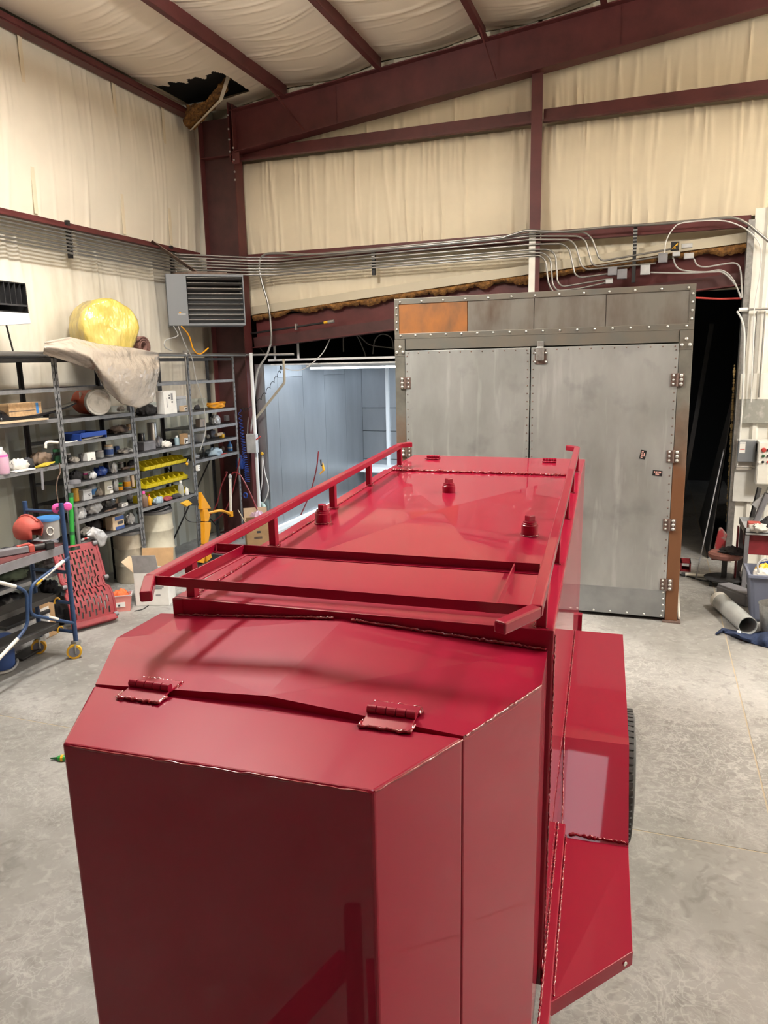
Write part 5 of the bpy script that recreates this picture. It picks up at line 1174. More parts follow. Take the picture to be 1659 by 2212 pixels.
for (y, x0) in ((10.2, -4.9), (11.6, -4.9)):
    tb = MB().box((x0, y, 2.40), (-1.4, y+.16, 2.46)).build('light_fixture', 'white_metal', bt)
    for dy in (.045, .115): MB().cyl((x0+.05, y+dy, 2.385), (-1.45, y+dy, 2.385), .014, 10).build('tube_lamp', mat('tube_glow', (1, 1, 1), .5, emit=(.80, .90, 1.), es=9.) if 'tube_glow' not in _M else 'tube_glow', tb)
    l = bpy.data.lights.new('booth_tube', 'AREA'); l.shape = 'RECTANGLE'; l.size = 3.3; l.size_y = .1; l.energy = 55; l.color = (.86, .93, 1.0)
    o = bpy.data.objects.new('booth_tube_light', l); COL.objects.link(o); o.location = ((x0-1.4)/2, y+.08, 2.365)
for (px, py, pz_) in ((643, 715, 2.5), (592, 745, 2.5)):
    a = at_y(px, 735, 9.9); MB().cyl((a[0], 9.9, 2.53), (a[0], 9.9, 3.1), .018, 10).build('hanger_rod', 'white_metal', bt)
jp = [at_y(542, 770, 9.38), at_y(563, 1090, 9.38)]
jo = MB().cyl((jp[0][0], 9.38, 2.62), (jp[0][0], 9.38, .0), .024, 12).build('standpipe', 'white_metal', None, smooth=40); tag(jo, 'white standpipe at the edge of the booth opening', 'pipe')
jx = jp[0][0]
P = at_y(548, 957, 9.33)
t = thing('disconnect_switch', 'grey disconnect box with red handle beside the booth', 'switch box', P)
MB().box(P+(-.09, -.05, -.14), P+(.06, .03, .13)).build('box', 'grey_light', t, bevel=.005); MB().box(P+(-.08, -.055, -.12), P+(.05, -.049, .11)).build('door', 'grey_light', t); MB().bar(P+(.06, -.03, .05), P+(.13, -.03, .1), .02, .014).build('handle', 'print_red', t)
for (nm, m_, r_, Y_, pts, lb, ct) in (('coiled_hose', 'hose_blue', .009, 9.36, None, '', ''),
    ('rope_loop', 'hose_white', .008, 9.55, ((566, 985), (566, 1040), (560, 1075), (563, 1088), (572, 1082), (580, 1055), (572, 1020), (567, 985)), 'white cord looped on a yellow hook by the booth', 'cord'),
    ('flexible_conduit', 'wire_grey', .014, 9.45, ((586, 740), (575, 770), (557, 800), (550, 850), (548, 890), (543, 920), (540, 938)), 'grey flexible conduit running down to the disconnect box', 'conduit'),
    ('flexible_conduit', 'wire_grey', .011, 9.52, ((535, 938), (537, 905), (545, 880), (552, 830)), 'thin grey conduit beside the disconnect box', 'conduit'),
    ('air_line', 'hose_white', .007, 9.75, ((714, 730), (695, 765), (660, 795), (635, 800), (612, 795)), 'white air line sagging in front of the booth roof', 'hose'),
    ('red_hose', 'hose_red', .009, 8.9, ((487, 1020), (490, 1022), (478, 1050), (468, 1090), (450, 1118), (440, 1128)), 'dark red air hose hanging to the yellow stand', 'hose'),
    ('red_hose', 'hose_red', .010, 9.0, ((500, 1025), (507, 1020), (520, 1028), (540, 1065), (560, 1110), (580, 1140), (596, 1150)), 'long dark red hose trailing past the column to the booth', 'hose'),
    ('red_hose', 'hose_red', .009, 9.1, ((518, 990), (510, 1030), (500, 1070), (485, 1105), (460, 1128)), 'bright red hose crossing behind the white rod', 'hose'),
    ('booth_hose', 'hose_red', .010, 10.4, ((688, 975), (684, 1010), (676, 1045), (664, 1080), (650, 1112)), 'thin red hose leaning inside the booth', 'hose')):
    if pts is None:
        a = at_y(517, 885, Y_); b = at_y(535, 1040, Y_); hl = []
        L_ = b-a
        for q in range(260):
            s = q/259; an = s*2*math.pi*26; r0 = .022+.012*s; hl.append(a+L_*(s**.75)+np.array([r0*math.cos(an), r0*math.sin(an), 0]))
        o = MB().tube(hl, .0055, 5).build('coiled_hose', 'hose_blue', None, smooth=60); tag(o, 'blue coiled air hose hanging in front of the column', 'hose')
        c0 = at_y(530, 1070, Y_); o = MB().tube([c0+(.03*math.cos(q), 0, .035*math.sin(q)) for q in np.linspace(0, 6.28, 20)[:-1]], .012, 8, closed=True).build('hose_ring', 'hose_blue', None, smooth=50); tag(o, 'blue ring handle at the bottom of the coiled hose', 'ring')
        P = at_y(518, 995, Y_-.03); o = crumple(P-(0, 0, .12), .05, .06, .12, 71).build('spray_gun_holder', 'blue_plastic', None, smooth=50); tag(o, 'blue bag with fittings behind the coiled hose', 'bag')
        continue
    o = MB().tube(smoothpath([at_y(a, b, Y_) for a, b in pts], 6), r_, 7).build(nm, m_, None, smooth=50); tag(o, lb, ct)
for i, pts in enumerate((((605, 790), (606, 800), (580, 840), (545, 880), (520, 885)),)):
    pth = smoothpath([at_y(a, b, 9.4) for a, b in pts], 30); q = [p+np.array([0, .025*math.cos(j*.75), .025*math.sin(j*.75)])*min(1, j/20) for j, p in enumerate(pth)]
    o = MB().tube(q, .0045, 5).build('coil_cord', 'black', None, smooth=50); tag(o, 'black coil cord stretched from the drop pipe to the column', 'cord')
el = [at_y(558, 1088, 9.56), at_y(568, 1092, 9.56), at_y(571, 1112, 9.56), at_y(572, 1150, 9.56)]
o = MB().tube(fillet(el, .06), .045, 14).build('pipe_elbow', 'elbow_green', None, smooth=50); tag(o, 'pale green plastic pipe elbow beside the booth', 'pipe')
P = at_y(566, 980, 9.5); o = MB().ball(P, .025, .02, .025, 10).build('yellow_hook', 'yellow'); tag(o, 'yellow plug hook holding the white cord loop', 'hook')
P = at_y(693, 1000, 10.4); t = thing('spray_gun', 'spray gun with orange grip hanging at the booth wall', 'spray gun', P)
MB().cyl(P+(0, 0, .05), P+(.03, -.04, -.03), .016, 8).build('barrel', 'black', t); MB().cyl(P+(.02, 0, .0), P+(.05, 0, -.12), .02, 8).build('grip', 'orange_y', t); MB().cyl(P+(.06, 0, -.1), P+(-.02, 0, -.17), .012, 8).build('nozzle', 'orange_y', t)
for i, pts in enumerate((((742, 760), (742, 730), (750, 722), (770, 725), (785, 755), (790, 770)), ((755, 718), (775, 725), (800, 745), (850, 752)), ((805, 765), (810, 735), (825, 722), (845, 730), (850, 755)), ((560, 750), (575, 765), (585, 745)))):
    o = MB().tube(smoothpath([at_y(a, b, 10.6) for a, b in pts], 6), .009, 6).build('roof_cable', 'wire_grey', None, smooth=50)
    tag(o, ['grey cable arched above the booth roof', 'grey cable lying across the booth roof beams', 'grey cable looped beside the oven hood above the booth', 'grey cable looped above the booth corner'][i], 'cable')
# black air line on the header with yellow valve
hp = [at_y(532, 722, 9.6), at_y(640, 706, 9.6), at_y(700, 697, 9.6)]
t = thing('gas_line', 'black gas line with yellow valve along the header beam', 'pipe', hp[0])
MB().tube(hp, .014, 10).build('pipe', 'black', t, smooth=50); MB().cyl(hp[2], hp[2]+(.06, 0, .006), .018, 8).build('valve', 'yellow', t); MB().cyl(hp[2]+(.06, 0, .006), hp[2]+(.15, 0, .015), .022, 10).build('valve_body', 'galv', t)
MB().box(hp[1]+(-.012, -.02, -.04), hp[1]+(.012, .02, .04)).build('clamp', 'galv', t)

# ------------------------------------------------------------------ on the floor by the shelves
def drum(name, label, px, py, r_, h_, m, X_):
    P = at_x(px, py, X_); P[2] = .001; t = thing(name, label, 'drum', P)
    prof = [(.96*r_, 0), (r_, .02), (r_, h_*.33), (1.03*r_, h_*.345), (1.03*r_, h_*.36), (r_, h_*.375), (r_, h_*.66), (1.03*r_, h_*.675), (1.03*r_, h_*.69), (r_, h_*.705), (r_, h_-.03), (1.03*r_, h_-.02), (1.03*r_, h_), (.97*r_, h_), (.97*r_, h_-.03), (0, h_-.03)]
    MB().lathe(prof, P, 28).build('shell', m, t, smooth=35)
    MB().lathe([(1.035*r_, h_-.03), (1.05*r_, h_-.015), (1.035*r_, h_+.004), (.95*r_, h_+.004)], P, 28).build('rim', 'shelf_steel', t, smooth=40)
    return t, P, h_
t, P, h_ = drum('white_drum', 'stained white drum with coiled hoses on top behind the carton', 342, 1200, .205, .735, 'drum_white', XS-.222)
h_ -= .02; co = thing('hose_coil', 'grey hose coils lying on the white drum', 'hose', P+(0, 0, h_+.005))
for q in range(7):
    g = np.random.default_rng(q+90); pts = [P+(.165*math.cos(a)*(1-.05*q)+.015*math.sin(q), .17*math.sin(a)*(1-.04*q), h_+.02+.016*q+.014*math.sin(2*a+q)) for a in np.linspace(0, 6.28, 30)[:-1]]
    MB().tube(pts, .011, 7, closed=True).build('loop', 'grey_plastic' if q % 2 else 'black', co, smooth=60)
drum('beige_barrel', 'beige barrel wrapped in plastic beside the white drum', 283, 1230, .17, .60, 'drum_beige', XS-.2)
# open white carton
P = at_z(338, 1300, 0.001); t = thing('white_carton', 'tall white carton with open brown flaps on the floor', 'carton', P); k = mpp(P); a, b, hh = .34, .26, 72*k
ang = R(20); 
MB().box(P+(-a/2, -b/2, 0), P+(a/2, -b/2+.006, hh)).build('side', 'card_white', t); MB().box(P+(-a/2, b/2-.006, 0), P+(a/2, b/2, hh)).build('side', 'card_white', t)
for s in (-1, 1): MB().box(P+(s*a/2-.003, -b/2, 0), P+(s*a/2+.003, b/2, hh)).build('side', 'card_white', t)
MB().box(P+(-a/2, -b/2, 0), P+(a/2, b/2, .006)).build('bottom', 'card_white', t)
MB().prism([P+(-a/2, -b/2, hh), P+(a/2*.55, -b/2, hh), P+(a/2*.5, -b/2-.05, hh+.2), P+(-a/2+.01, -b/2-.05, hh+.2)], (0, .005, 0)).build('flap', 'grey_light', t)
MB().prism([P+(-a/2, b/2, hh), P+(a/2, b/2, hh), P+(a/2, b/2+.06, hh+.19), P+(-a/2, b/2+.06, hh+.19)], (0, .005, 0)).build('flap', 'card', t)
MB().prism([P+(-a/2, -b/2, hh), P+(-a/2, b/2, hh), P+(-a/2-.12, b/2, hh+.12), P+(-a/2-.12, -b/2, hh+.12)], (0, 0, .005)).build('flap', 'card_light', t)
MB().prism([P+(a/2, -b/2, hh), P+(a/2, b/2, hh), P+(a/2+.1, b/2, hh+.1), P+(a/2+.1, -b/2, hh+.1)], (0, 0, .005)).build('flap', 'card_white', t)
for (x, z, w_) in ((.03, .55, .10), (.03, .5, .08), (.04, .3, .05), (.04, .62, .06)): MB().box(P+(x, -b/2-.001, z*hh), P+(x+w_, -b/2, z*hh+.016)).build('print', 'print_grey', t)
t.rotation_euler.z = ang
# plastic tub with orange contents
P = at_z(262, 1317, .001); t = thing('orange_tub', 'clear plastic tub of orange contents on the floor', 'tub', P); a, b, hh = .23, .16, .17
o = MB(); 
lo = [P+(-a/2*.8, -b/2*.8, 0), P+(a/2*.8, -b/2*.8, 0), P+(a/2*.8, b/2*.8, 0), P+(-a/2*.8, b/2*.8, 0)]; hi = [P+(-a/2, -b/2, hh), P+(a/2, -b/2, hh), P+(a/2, b/2, hh), P+(-a/2, b/2, hh)]
o.add(lo+hi, [(3, 2, 1, 0), (0, 1, 5, 4), (1, 2, 6, 5), (2, 3, 7, 6), (3, 0, 4, 7)]).build('tub', mat('tub_pink', (.85, .35, .32), .25, alpha=.8), t).modifiers.new('s', 'SOLIDIFY').thickness = .003
MB().box(P+(-a/2-.008, -b/2-.008, hh-.004), P+(a/2+.008, -b/2+.004, hh+.004)).box(P+(-a/2-.008, b/2-.004, hh-.004), P+(a/2+.008, b/2+.008, hh+.004)).box(P+(-a/2-.008, -b/2, hh-.004), P+(-a/2+.004, b/2, hh+.004)).box(P+(a/2-.004, -b/2, hh-.004), P+(a/2+.008, b/2, hh+.004)).build('rim', 'clear', t)
crumple(P+(0, 0, .07), .085, .065, .09, 75).build('contents', mat('orange_stuff', (.8, .16, .05), .7, bump=.4, bscale=60), t, smooth=60)
MB().box(P+(-.05, -b/2*.9-.004, .05), P+(.05, -b/2*.88-.002, .10)).build('label', 'white', t); MB().box(P+(-.02, -b/2*.9-.006, .06), P+(.0, -b/2*.88-.003, .08)).build('print', 'print_dark', t)
t.rotation_euler.z = R(35)
# cord on the floor with yellow plug
pc = [at_z(a, b, .006) for a, b in ((290, 1320), (310, 1315), (330, 1300), (336, 1293))]
t = thing('floor_cord', 'black cord with yellow plug on the floor by the carton', 'cord', pc[0]); MB().tube(smoothpath(pc), .005, 6).build('cord', 'black', t, smooth=50); MB().ball(pc[-1]+(0, 0, .012), .03, .02, .018, 8).build('plug', 'yellow', t)
# green plug near the trailer
P = at_z(126, 1638, .015); t = thing('cord_end', 'green and yellow cord end on the floor by the trailer', 'cord', P); MB().lathe([(.018, 0), (.022, .02), (.02, .05), (.012, .06)], P, 10, (.9, .3, 0)).build('plug', 'green', t, smooth=40); MB().lathe([(.023, .02), (.023, .035)], P, 10, (.9, .3, 0)).build('ring', 'yellow', t); MB().lathe([(.004, -.05), (.012, 0)], P, 8, (.9, .3, 0)).build('strain_relief', 'green_dark', t)

# ------------------------------------------------------------------ creeper leaning on the shelf
b0, b1 = at_z(176, 1356, .03), at_z(236, 1340, .03)
a0, a1 = at_x(128, 1186, -5.40), at_x(190, 1170, -5.40)
t = thing('creeper', 'red plastic mechanic creeper leaning against the shelving', 'creeper', (b0+b1)/2-(0, 0, .03))
u = (b1-b0); wv = np.linalg.norm(u); u /= wv; v = ((a0+a1)/2-(b0+b1)/2); Lc = np.linalg.norm(v); v /= Lc; nn = np.cross(u, v); nn /= np.linalg.norm(nn)
if nn[0] < 0: nn = -nn
O = (b0+b1)/2; w2 = .215
def cr(s, q, d=0):      # s across -1..1, q along 0..1
    return O+u*s*w2+v*q*Lc+nn*d
def dish(q): return .055*math.sin(math.pi*q/.52)**2 if q < .52 else .008*math.sin(math.pi*(q-.52)/.48)
# the bed is a grid of cells with real slots left open
outline = lambda q: 1.0 if q > .55 else (.86 if .42 < q < .55 else 1.0)
nx_, nq_ = 26, 44; vs = []; fs = []
for j in range(nq_+1):
    for i in range(nx_+1):
        q = j/nq_; s = -1+2*i/nx_; vs.append(cr(s*outline(q), q, dish(q)-.02*(s*s)*0))
def slot(i, j):
    if j < 4 or j > 39: return j in (41, 42) and 9 <= i <= 15
    if i < 2 or i > nx_-3: return False
    col = i//2
    if i % 2: return False
    ph = (j+(3 if col % 2 else 0)) % 6
    return ph in (0, 1, 2, 3)
for j in range(nq_):
    for i in range(nx_):
        if not slot(i, j): q = j*(nx_+1)+i; fs.append((q, q+1, q+nx_+2, q+nx_+1))
o = MB().add(vs, fs).build('bed', 'red_plastic', t); md = o.modifiers.new('s', 'SOLIDIFY'); md.thickness = .014; md.offset = 0
MB().obox(cr(0, .02, .02), u*w2*.95, v*.03, nn*.03).build('headrest', 'red_plastic', t, bevel=.012)
for s in (-1, 1): MB().tube([cr(s*outline(q), q, dish(q)) for q in np.linspace(0, 1, 24)], .015, 8).build('side_rail', 'red_plastic', t, smooth=50)
for (s, q) in ((-.9, .03), (.98, .05), (-.95, .5), (1.0, .52), (.92, .97), (-.9, .97)):
    c0 = cr(s, q, .0); ca = MB().box(c0+(-.02, -.02, -.02), c0+(.02, .02, .02)).build('caster', 'shelf_dark', t, bevel=.005); MB().cyl(c0+u*.02+nn*.025, c0-u*.02+nn*.025, .022, 12).build('wheel', 'grey_plastic', ca, smooth=40)
# ------------------------------------------------------------------ scaffold
t = thing('rolling_scaffold', 'blue rolling scaffold with yellow casters and maroon deck', 'scaffold', (-4.8, 4.3, 0))
XN, XF, YE, YS_ = -4.61, -5.0, 4.81, 3.45
for y in (YE, YS_):
    for x in (XN, XF):
        po = MB().tube([(x, y, .15), (x, y, 1.355)], .020, 12).build('post', 'blue_tube', t, smooth=40)
        ca = MB().box((x-.03, y-.03, .125), (x+.03, y+.03, .15)).box((x-.028, y-.05, .05), (x-.022, y+.02, .13)).box((x+.022, y-.05, .05), (x+.028, y+.02, .13)).build('caster', 'galv', po)
        cx, cy = x+.0, y-.03
        MB().lathe([(.043, -.018), (.062, -.018), (.062, .018), (.043, .018), (.043, -.018)], (cx, cy, .063), 24, (.55, -.83, 0), False).build('caster_tyre', 'yellow', ca, smooth=40)
        MB().lathe([(.0, -.02), (.045, -.02), (.045, .02), (0, .02)], (cx, cy, .063), 20, (.55, -.83, 0)).build('caster_wheel', 'grey_plastic', ca, smooth=40)
    for z in (1.28, .76, .49, .23): MB().cyl((XF, y, z), (XN, y, z), .015, 10).build('rung', 'blue_tube', t, smooth=40)
# deck and planks hooked on the rungs
dk = MB().box((XF+.02, YS_, .985), (XN-.02, YE+.03, 1.005)).build('deck', 'dark_maroon', t)
for x in (XF+.02, XN-.02): MB().box((x-.012, YS_, .93), (x+.012, YE+.03, 1.0)).build('deck_rail', 'grey_plastic', dk)
for z in (.52, .26):
    pl = MB().box((XF+.03, YS_, z-.01), (XF+.23, YE-.0, z+.035)).build('plank', 'plank_dark', t, bevel=.004)
    MB().tube([(XF+.23+.01*0, YE, z-.03)+np.array([0, .03*math.cos(a), .03*math.sin(a)+.0]) for a in np.linspace(-.5, 3.6, 9)], .008, 6).build('lock_hook', 'yellow', pl)
# side brace in the near plane
bx = lambda px, py: at_x(px, py, XN+.025)
def brace(pts, taped):
    P = [bx(*p) for p in pts]; o = MB().tube(fillet(P, .07, 6), .014, 10).build('brace', 'blue_tube', t, smooth=50)
    for (a, b) in taped:
        A, B = bx(*a), bx(*b); MB().cyl(A, B, .0155, 10).build('sleeve', 'tape_white', o, smooth=40)
    return o
br = brace([(148, 1205), (66, 1265), (64, 1328), (158, 1346)], [((137, 1212), (83, 1256)), ((104, 1333), (124, 1338))])
A, B = bx(89, 1251), bx(77, 1262); MB().cyl(A, B, .0163, 10).build('sleeve', 'yellow', br, smooth=40)
brace([(-90, 1235), (38, 1268), (58, 1280), (60, 1350), (40, 1378), (-60, 1485)], [((-40, 1248), (33, 1267)), ((38, 1380), (-30, 1452))])
# things on the deck
zd = 1.006
P = at_z(65, 1172, zd); t = thing('safety_helmet', 'red visored safety helmet resting on the scaffold deck', 'helmet', P); k = mpp(P); r_ = 30*k
mb = MB(); N = 28; vs = []; fs = []
K = 12
fd_ = np.array([.75, .2])         # opening looks this way
for i in range(K+1):
    th = math.pi*.5*i/K*1.35
    for j in range(N):
        p = 2*math.pi*j/N; d = np.array([math.sin(th)*math.cos(p), math.sin(th)*math.sin(p), math.cos(th)]); s_ = 1.0
        vs.append(P+np.array([d[0]*r_*1.12, d[1]*r_*.95, r_*.92+d[2]*r_*1.05]))
for i in range(K):
    for j in range(N):
        c0 = (vs[i*N+j]+vs[(i+1)*N+j])/2-P; face = (c0[0]*.8+c0[1]*.1)/r_ > .52 and c0[2] < r_*1.05
        if not face: fs.append((i*N+j, (i+1)*N+j, (i+1)*N+(j+1) % N, i*N+(j+1) % N))
o = mb.add(vs, fs).build('shell', 'helmet_red', t, smooth=50); o.modifiers.new('s', 'SOLIDIFY').thickness = .012
MB().tube([P+np.array([r_*1.13*math.sin(a), 0, r_*.92+r_*1.07*math.cos(a)]) for a in np.linspace(-1.9, .9, 20)], .012, 8).build('ridge', 'helmet_red', t, smooth=50)
P = at_z(60, 1185, zd+.03); t = thing('cordless_saw', 'black and red cordless tool lying on the scaffold deck', 'power tool', P-(0, 0, .03)); d = np.array([.45, .89, 0])
MB().bar(P-d*.30, P-d*.0, .06, .055).build('blade_housing', 'grey_plastic', t, bevel=.008); MB().bar(P-d*.0, P+d*.045, .065, .062).build('collar', 'helmet_red', t, bevel=.008); MB().cyl(P+d*.045, P+d*.13, .026, 12).build('grip', 'black', t, smooth=40); MB().bar(P+d*.13, P+d*.20, .075, .06).build('battery', 'black', t, bevel=.008); MB().bar(P-d*.08+(0, 0, .03), P+d*.02+(0, 0, .04), .03, .014).build('trigger_guard', 'helmet_red', t, bevel=.004)
P = at_z(110, 1168, zd)-(.1, -.09, 0); t = thing('clear_tub', 'grey clear food tub with blue lid on the scaffold deck', 'tub', P); r_ = .095
MB().lathe([(.88*r_, 0), (.9*r_, .01), (r_, .16)], P, 24).build('tub', mat('tub_grey', (.38, .38, .37), .35, alpha=.92), t, smooth=40); MB().lathe([(1.04*r_, .158), (1.06*r_, .175), (1.03*r_, .185), (0, .183)], P, 24).build('lid', 'sky_blue', t, smooth=40)
rg = np.array([.75, -.6, 0]); MB().tube([P+rg*r_*.99+np.cross(rg, (0, 0, 1))*.028*math.cos(a)+np.array([0, 0, .075+.035*math.sin(a)]) for a in np.linspace(0, 6.28, 20)[:-1]], .005, 6, closed=True).build('printed_ring', 'tape_white', t)
P = at_y(124, 1098, YE)-(0, 0, .035); t = thing('pink_respirator', 'pink respirator filter hung on the scaffold rung', 'respirator', P); ax = np.array([.65, -.76, 0])
MB().lathe([(.02, -.015), (.042, -.012), (.044, .012), (.034, .02), (0, .022)], P+(0, 0, .035), 18, ax).build('filter', 'pink', t, smooth=40); MB().lathe([(0, -.014), (.034, -.012), (.036, .0), (.026, .012), (0, .014)], P+(.062, .05, .045), 16, ax).build('filter', 'pink', t, smooth=40)
for dz in (0, .012): MB().obox(P+(0, 0, .03+dz)+ax*.0225, np.cross(ax, (0, 0, 1))*.012, (0, 0, .003), ax*.0006).build('print', 'print_dark', t)
s = at_x(153, 1065, -5.46); e_ = at_x(157, 1180, -5.455)
t = thing('green_bar', 'green pump jack handle standing against the shelf post', 'bar', e_)
MB().cyl(s, e_, .024, 12).build('tube', 'green', t, smooth=40); MB().cyl(s+(e_-s)*.0, s+(e_-s)*.08, .0245, 12).build('band', 'green_dark', t); MB().cyl(s+(e_-s)*.72, s+(e_-s)*.78, .0247, 12).build('band', 'green_dark', t); MB().cyl(e_, (e_[0], e_[1]-.005, .001), .018, 10).build('foot', 'green_dark', t)
o = MB().cyl(at_x(163, 1095, -5.42), (-5.40, float(at_x(168, 1180, -5.42)[1]), .001), .018, 10).build('grey_bar', 'shelf_steel'); tag(o, 'grey steel bar standing beside the green handle', 'bar')
s_tmp = [(20, 1420, .34, .28, .26, 'grey_light', 'grey plastic tote with black lid under the scaffold', 'tote'), (88, 1385, .2, .16, .32, 'card', 'brown carton with white label behind the scaffold post', 'carton'), (125, 1345, .22, .2, .2, 'black', 'black plastic crate on the floor behind the scaffold', 'crate')]
P = at_z(25, 1400, .001); t = thing('storage_tote', 'grey plastic tote with black lid under the scaffold planks', 'tote', P); P = P+(-.02, .08, 0)
MB().box(P+(-.16, -.24, 0), P+(.16, .24, .24)).build('body', 'grey_light', t, bevel=.02); MB().box(P+(-.18, -.26, .24), P+(.18, .26, .275)).build('lid', 'black', t, bevel=.01)
P = at_z(93, 1388, .001); P = P+(-.12, .12, 0); t = thing('tall_carton', 'brown carton with white label behind the scaffold post', 'carton', P); MB().box(P+(-.08, -.1, 0), P+(.08, .1, .34)).build('body', 'card', t, bevel=.004); MB().box(P+(.08, -.07, .12), P+(.0815, .03, .3)).build('label', 'white', t); MB().box(P+(-.08, -.1, .34), P+(.08, -.002, .345)).build('flap', 'card', t)
P = at_z(128, 1345, .001); o = crumple(P, .12, .14, .17, 77).build('black_sack', 'black', None, smooth=50); tag(o, 'black sack on the floor between creeper and scaffold', 'sack')
P = at_z(5, 1440, .001); t = thing('blue_bucket', 'blue and white paint bucket on the floor under the scaffold', 'bucket', P); MB().lathe([(.1, 0), (.115, .24), (.12, .24), (.12, .26), (0, .26)], P, 22).build('pail', 'print_blue', t, smooth=40); MB().lathe([(.113, .16), (.118, .235)], P, 22).build('label', 'white', t, smooth=40)
P = at_z(58, 1418, .001); t = thing('dust_pan', 'black dustpan lying on the floor by the caster', 'dustpan', P); MB().prism([P+(-.08, -.1, .004), P+(.06, -.1, .004), P+(.08, .1, .03), P+(-.06, .1, .03)], (0, 0, .02)).build('pan', 'black', t, bevel=.004); MB().cyl(P+(-.02, .08, .04), P+(-.1, .2, .06), .012, 8).build('handle', 'black', t)
pc = [at_z(a, b, .012) for a, b in ((22, 1395), (33, 1412), (38, 1430), (25, 1447), (0, 1455), (-30, 1458))]
o = MB().tube(smoothpath(pc), .011, 8).build('grey_hose', 'wire_grey', None, smooth=50); tag(o, 'grey hose curving over the floor under the scaffold', 'hose')
# ------------------------------------------------------------------ yellow stand and parcel by the column
P = at_z(450, 1212, .001); P[0] = -5.30; P[1] = 7.95
t = thing('yellow_press', 'yellow tool stand with curved arm beside the shelving', 'tool stand', P)
yq = lambda px, py: at_x(px, py, -5.30)
def plate(pts, th=.05): return MB().prism([yq(*p) for p in pts], (th, .0, 0))
plate([(428, 1063), (449, 1098), (428, 1100)]).build('top_cap', 'orange_y', t, bevel=.004)
plate([(431, 1100), (440, 1100), (445, 1112), (442, 1126), (434, 1126)], .06).build('head', 'orange_y', t, bevel=.004)
plate([(433, 1128), (447, 1128), (447, 1140), (441, 1175), (434, 1175)], .06).build('column', 'orange_y', t, bevel=.004)
MB().tube(smoothpath([yq(*p) for p in ((440, 1110), (460, 1106), (475, 1103), (488, 1106), (498, 1111))]), .018, 10).build('arm', 'orange_y', t, smooth=50)
c0 = yq(499, 1109); MB().cyl(c0-(0, 0, .04), c0+(0, 0, .03), .03, 10).build('arm_boss', 'orange_y', t, smooth=40)
MB().cyl(c0+(0, 0, .03), yq(497, 1035), .018, 12).build('rod', 'tape_white', t, smooth=40); MB().ball(yq(497, 1030), .025, .025, .04, 8).build('rod_cap', 'grey_light', t)
q0 = yq(437, 1175); MB().prism([q0+(0, -.02, 0), q0+(0, .03, 0), q0+(.0, .12, -(q0[2]-.05)), q0+(.0, .0, -(q0[2]-.02))], (.05, 0, 0)).build('leg', 'orange_y', t); MB().prism([q0+(0, -.03, 0), q0+(0, .02, 0), q0+(.0, -.06, -(q0[2]-.02)), q0+(.0, -.14, -(q0[2]-.05))], (.05, 0, 0)).build('leg', 'orange_y', t)
MB().box((-5.38, q0[1]-.25, 0), (-5.2, q0[1]+.35, .025)).build('base', 'black', t, bevel=.004)
P = yq(412, 1090); t = thing('trouble_light', 'black and yellow work lamp hanging in front of the shelf post', 'lamp', P); MB().prism([yq(388, 1087), yq(402, 1080), yq(410, 1088), yq(398, 1094)], (.04, 0, 0)).build('hood', 'yellow', t, bevel=.004); MB().prism([yq(402, 1080), yq(420, 1070), yq(426, 1092), yq(410, 1092)], (.03, 0, 0)).build('body', 'black', t, bevel=.004)
o = MB().tube(smoothpath([yq(*p) for p in ((400, 1092), (398, 1110), (405, 1124), (420, 1128), (440, 1126), (455, 1118))]), .006, 6).build('lamp_cord', 'black', None, smooth=50); tag(o, 'black cord looping from the work lamp to the yellow stand', 'cord')
P = at_z(508, 1196, .001); P[1] = 8.85; P[0] = -5.10; t = thing('parcel_box', 'open cardboard box with pink bubble wrap beside the column', 'carton', P); k = mpp(P); a, b, hh = .32, .28, .34
for (lo, hi) in (((-a/2, -b/2, 0), (a/2, -b/2+.006, hh)), ((-a/2, b/2-.006, 0), (a/2, b/2, hh)), ((-a/2, -b/2, 0), (-a/2+.006, b/2, hh)), ((a/2-.006, -b/2, 0), (a/2, b/2, hh)), ((-a/2, -b/2, 0), (a/2, b/2, .006))): MB().box(P+lo, P+hi).build('side', 'card', t)
MB().prism([P+(-a/2, b/2, hh), P+(a/2, b/2, hh), P+(a/2, b/2+.03, hh+.16), P+(-a/2, b/2+.03, hh+.16)], (0, .005, 0)).build('flap', 'card_light', t)
MB().prism([P+(-a/2, -b/2, hh), P+(-a/2, b/2, hh), P+(-a/2-.08, b/2, hh+.16), P+(-a/2-.08, -b/2, hh+.16)], (.005, 0, 0)).build('flap', 'card_light', t)
MB().prism([P+(-a/2, -b/2, hh), P+(a/2, -b/2, hh), P+(a/2, -b/2-.07, hh+.1), P+(-a/2, -b/2-.07, hh+.1)], (0, .005, 0)).build('flap', 'card', t)
MB().box(P+(-.02, -b/2-.001, .2), P+(.03, -b/2, .23)).build('print', 'print_dark', t); MB().box(P+(-.06, -b/2-.001, .12), P+(.05, -b/2, .15)).build('print', 'brown_bar', t)
t.rotation_euler.z = R(35)
o = crumple(P+(.02, .02, .22), .12, .12, .15, 78).build('bubble_wrap', 'bubble', None, smooth=60); tag(o, 'pink bubble wrap spilling from the open cardboard box', 'bubble wrap')

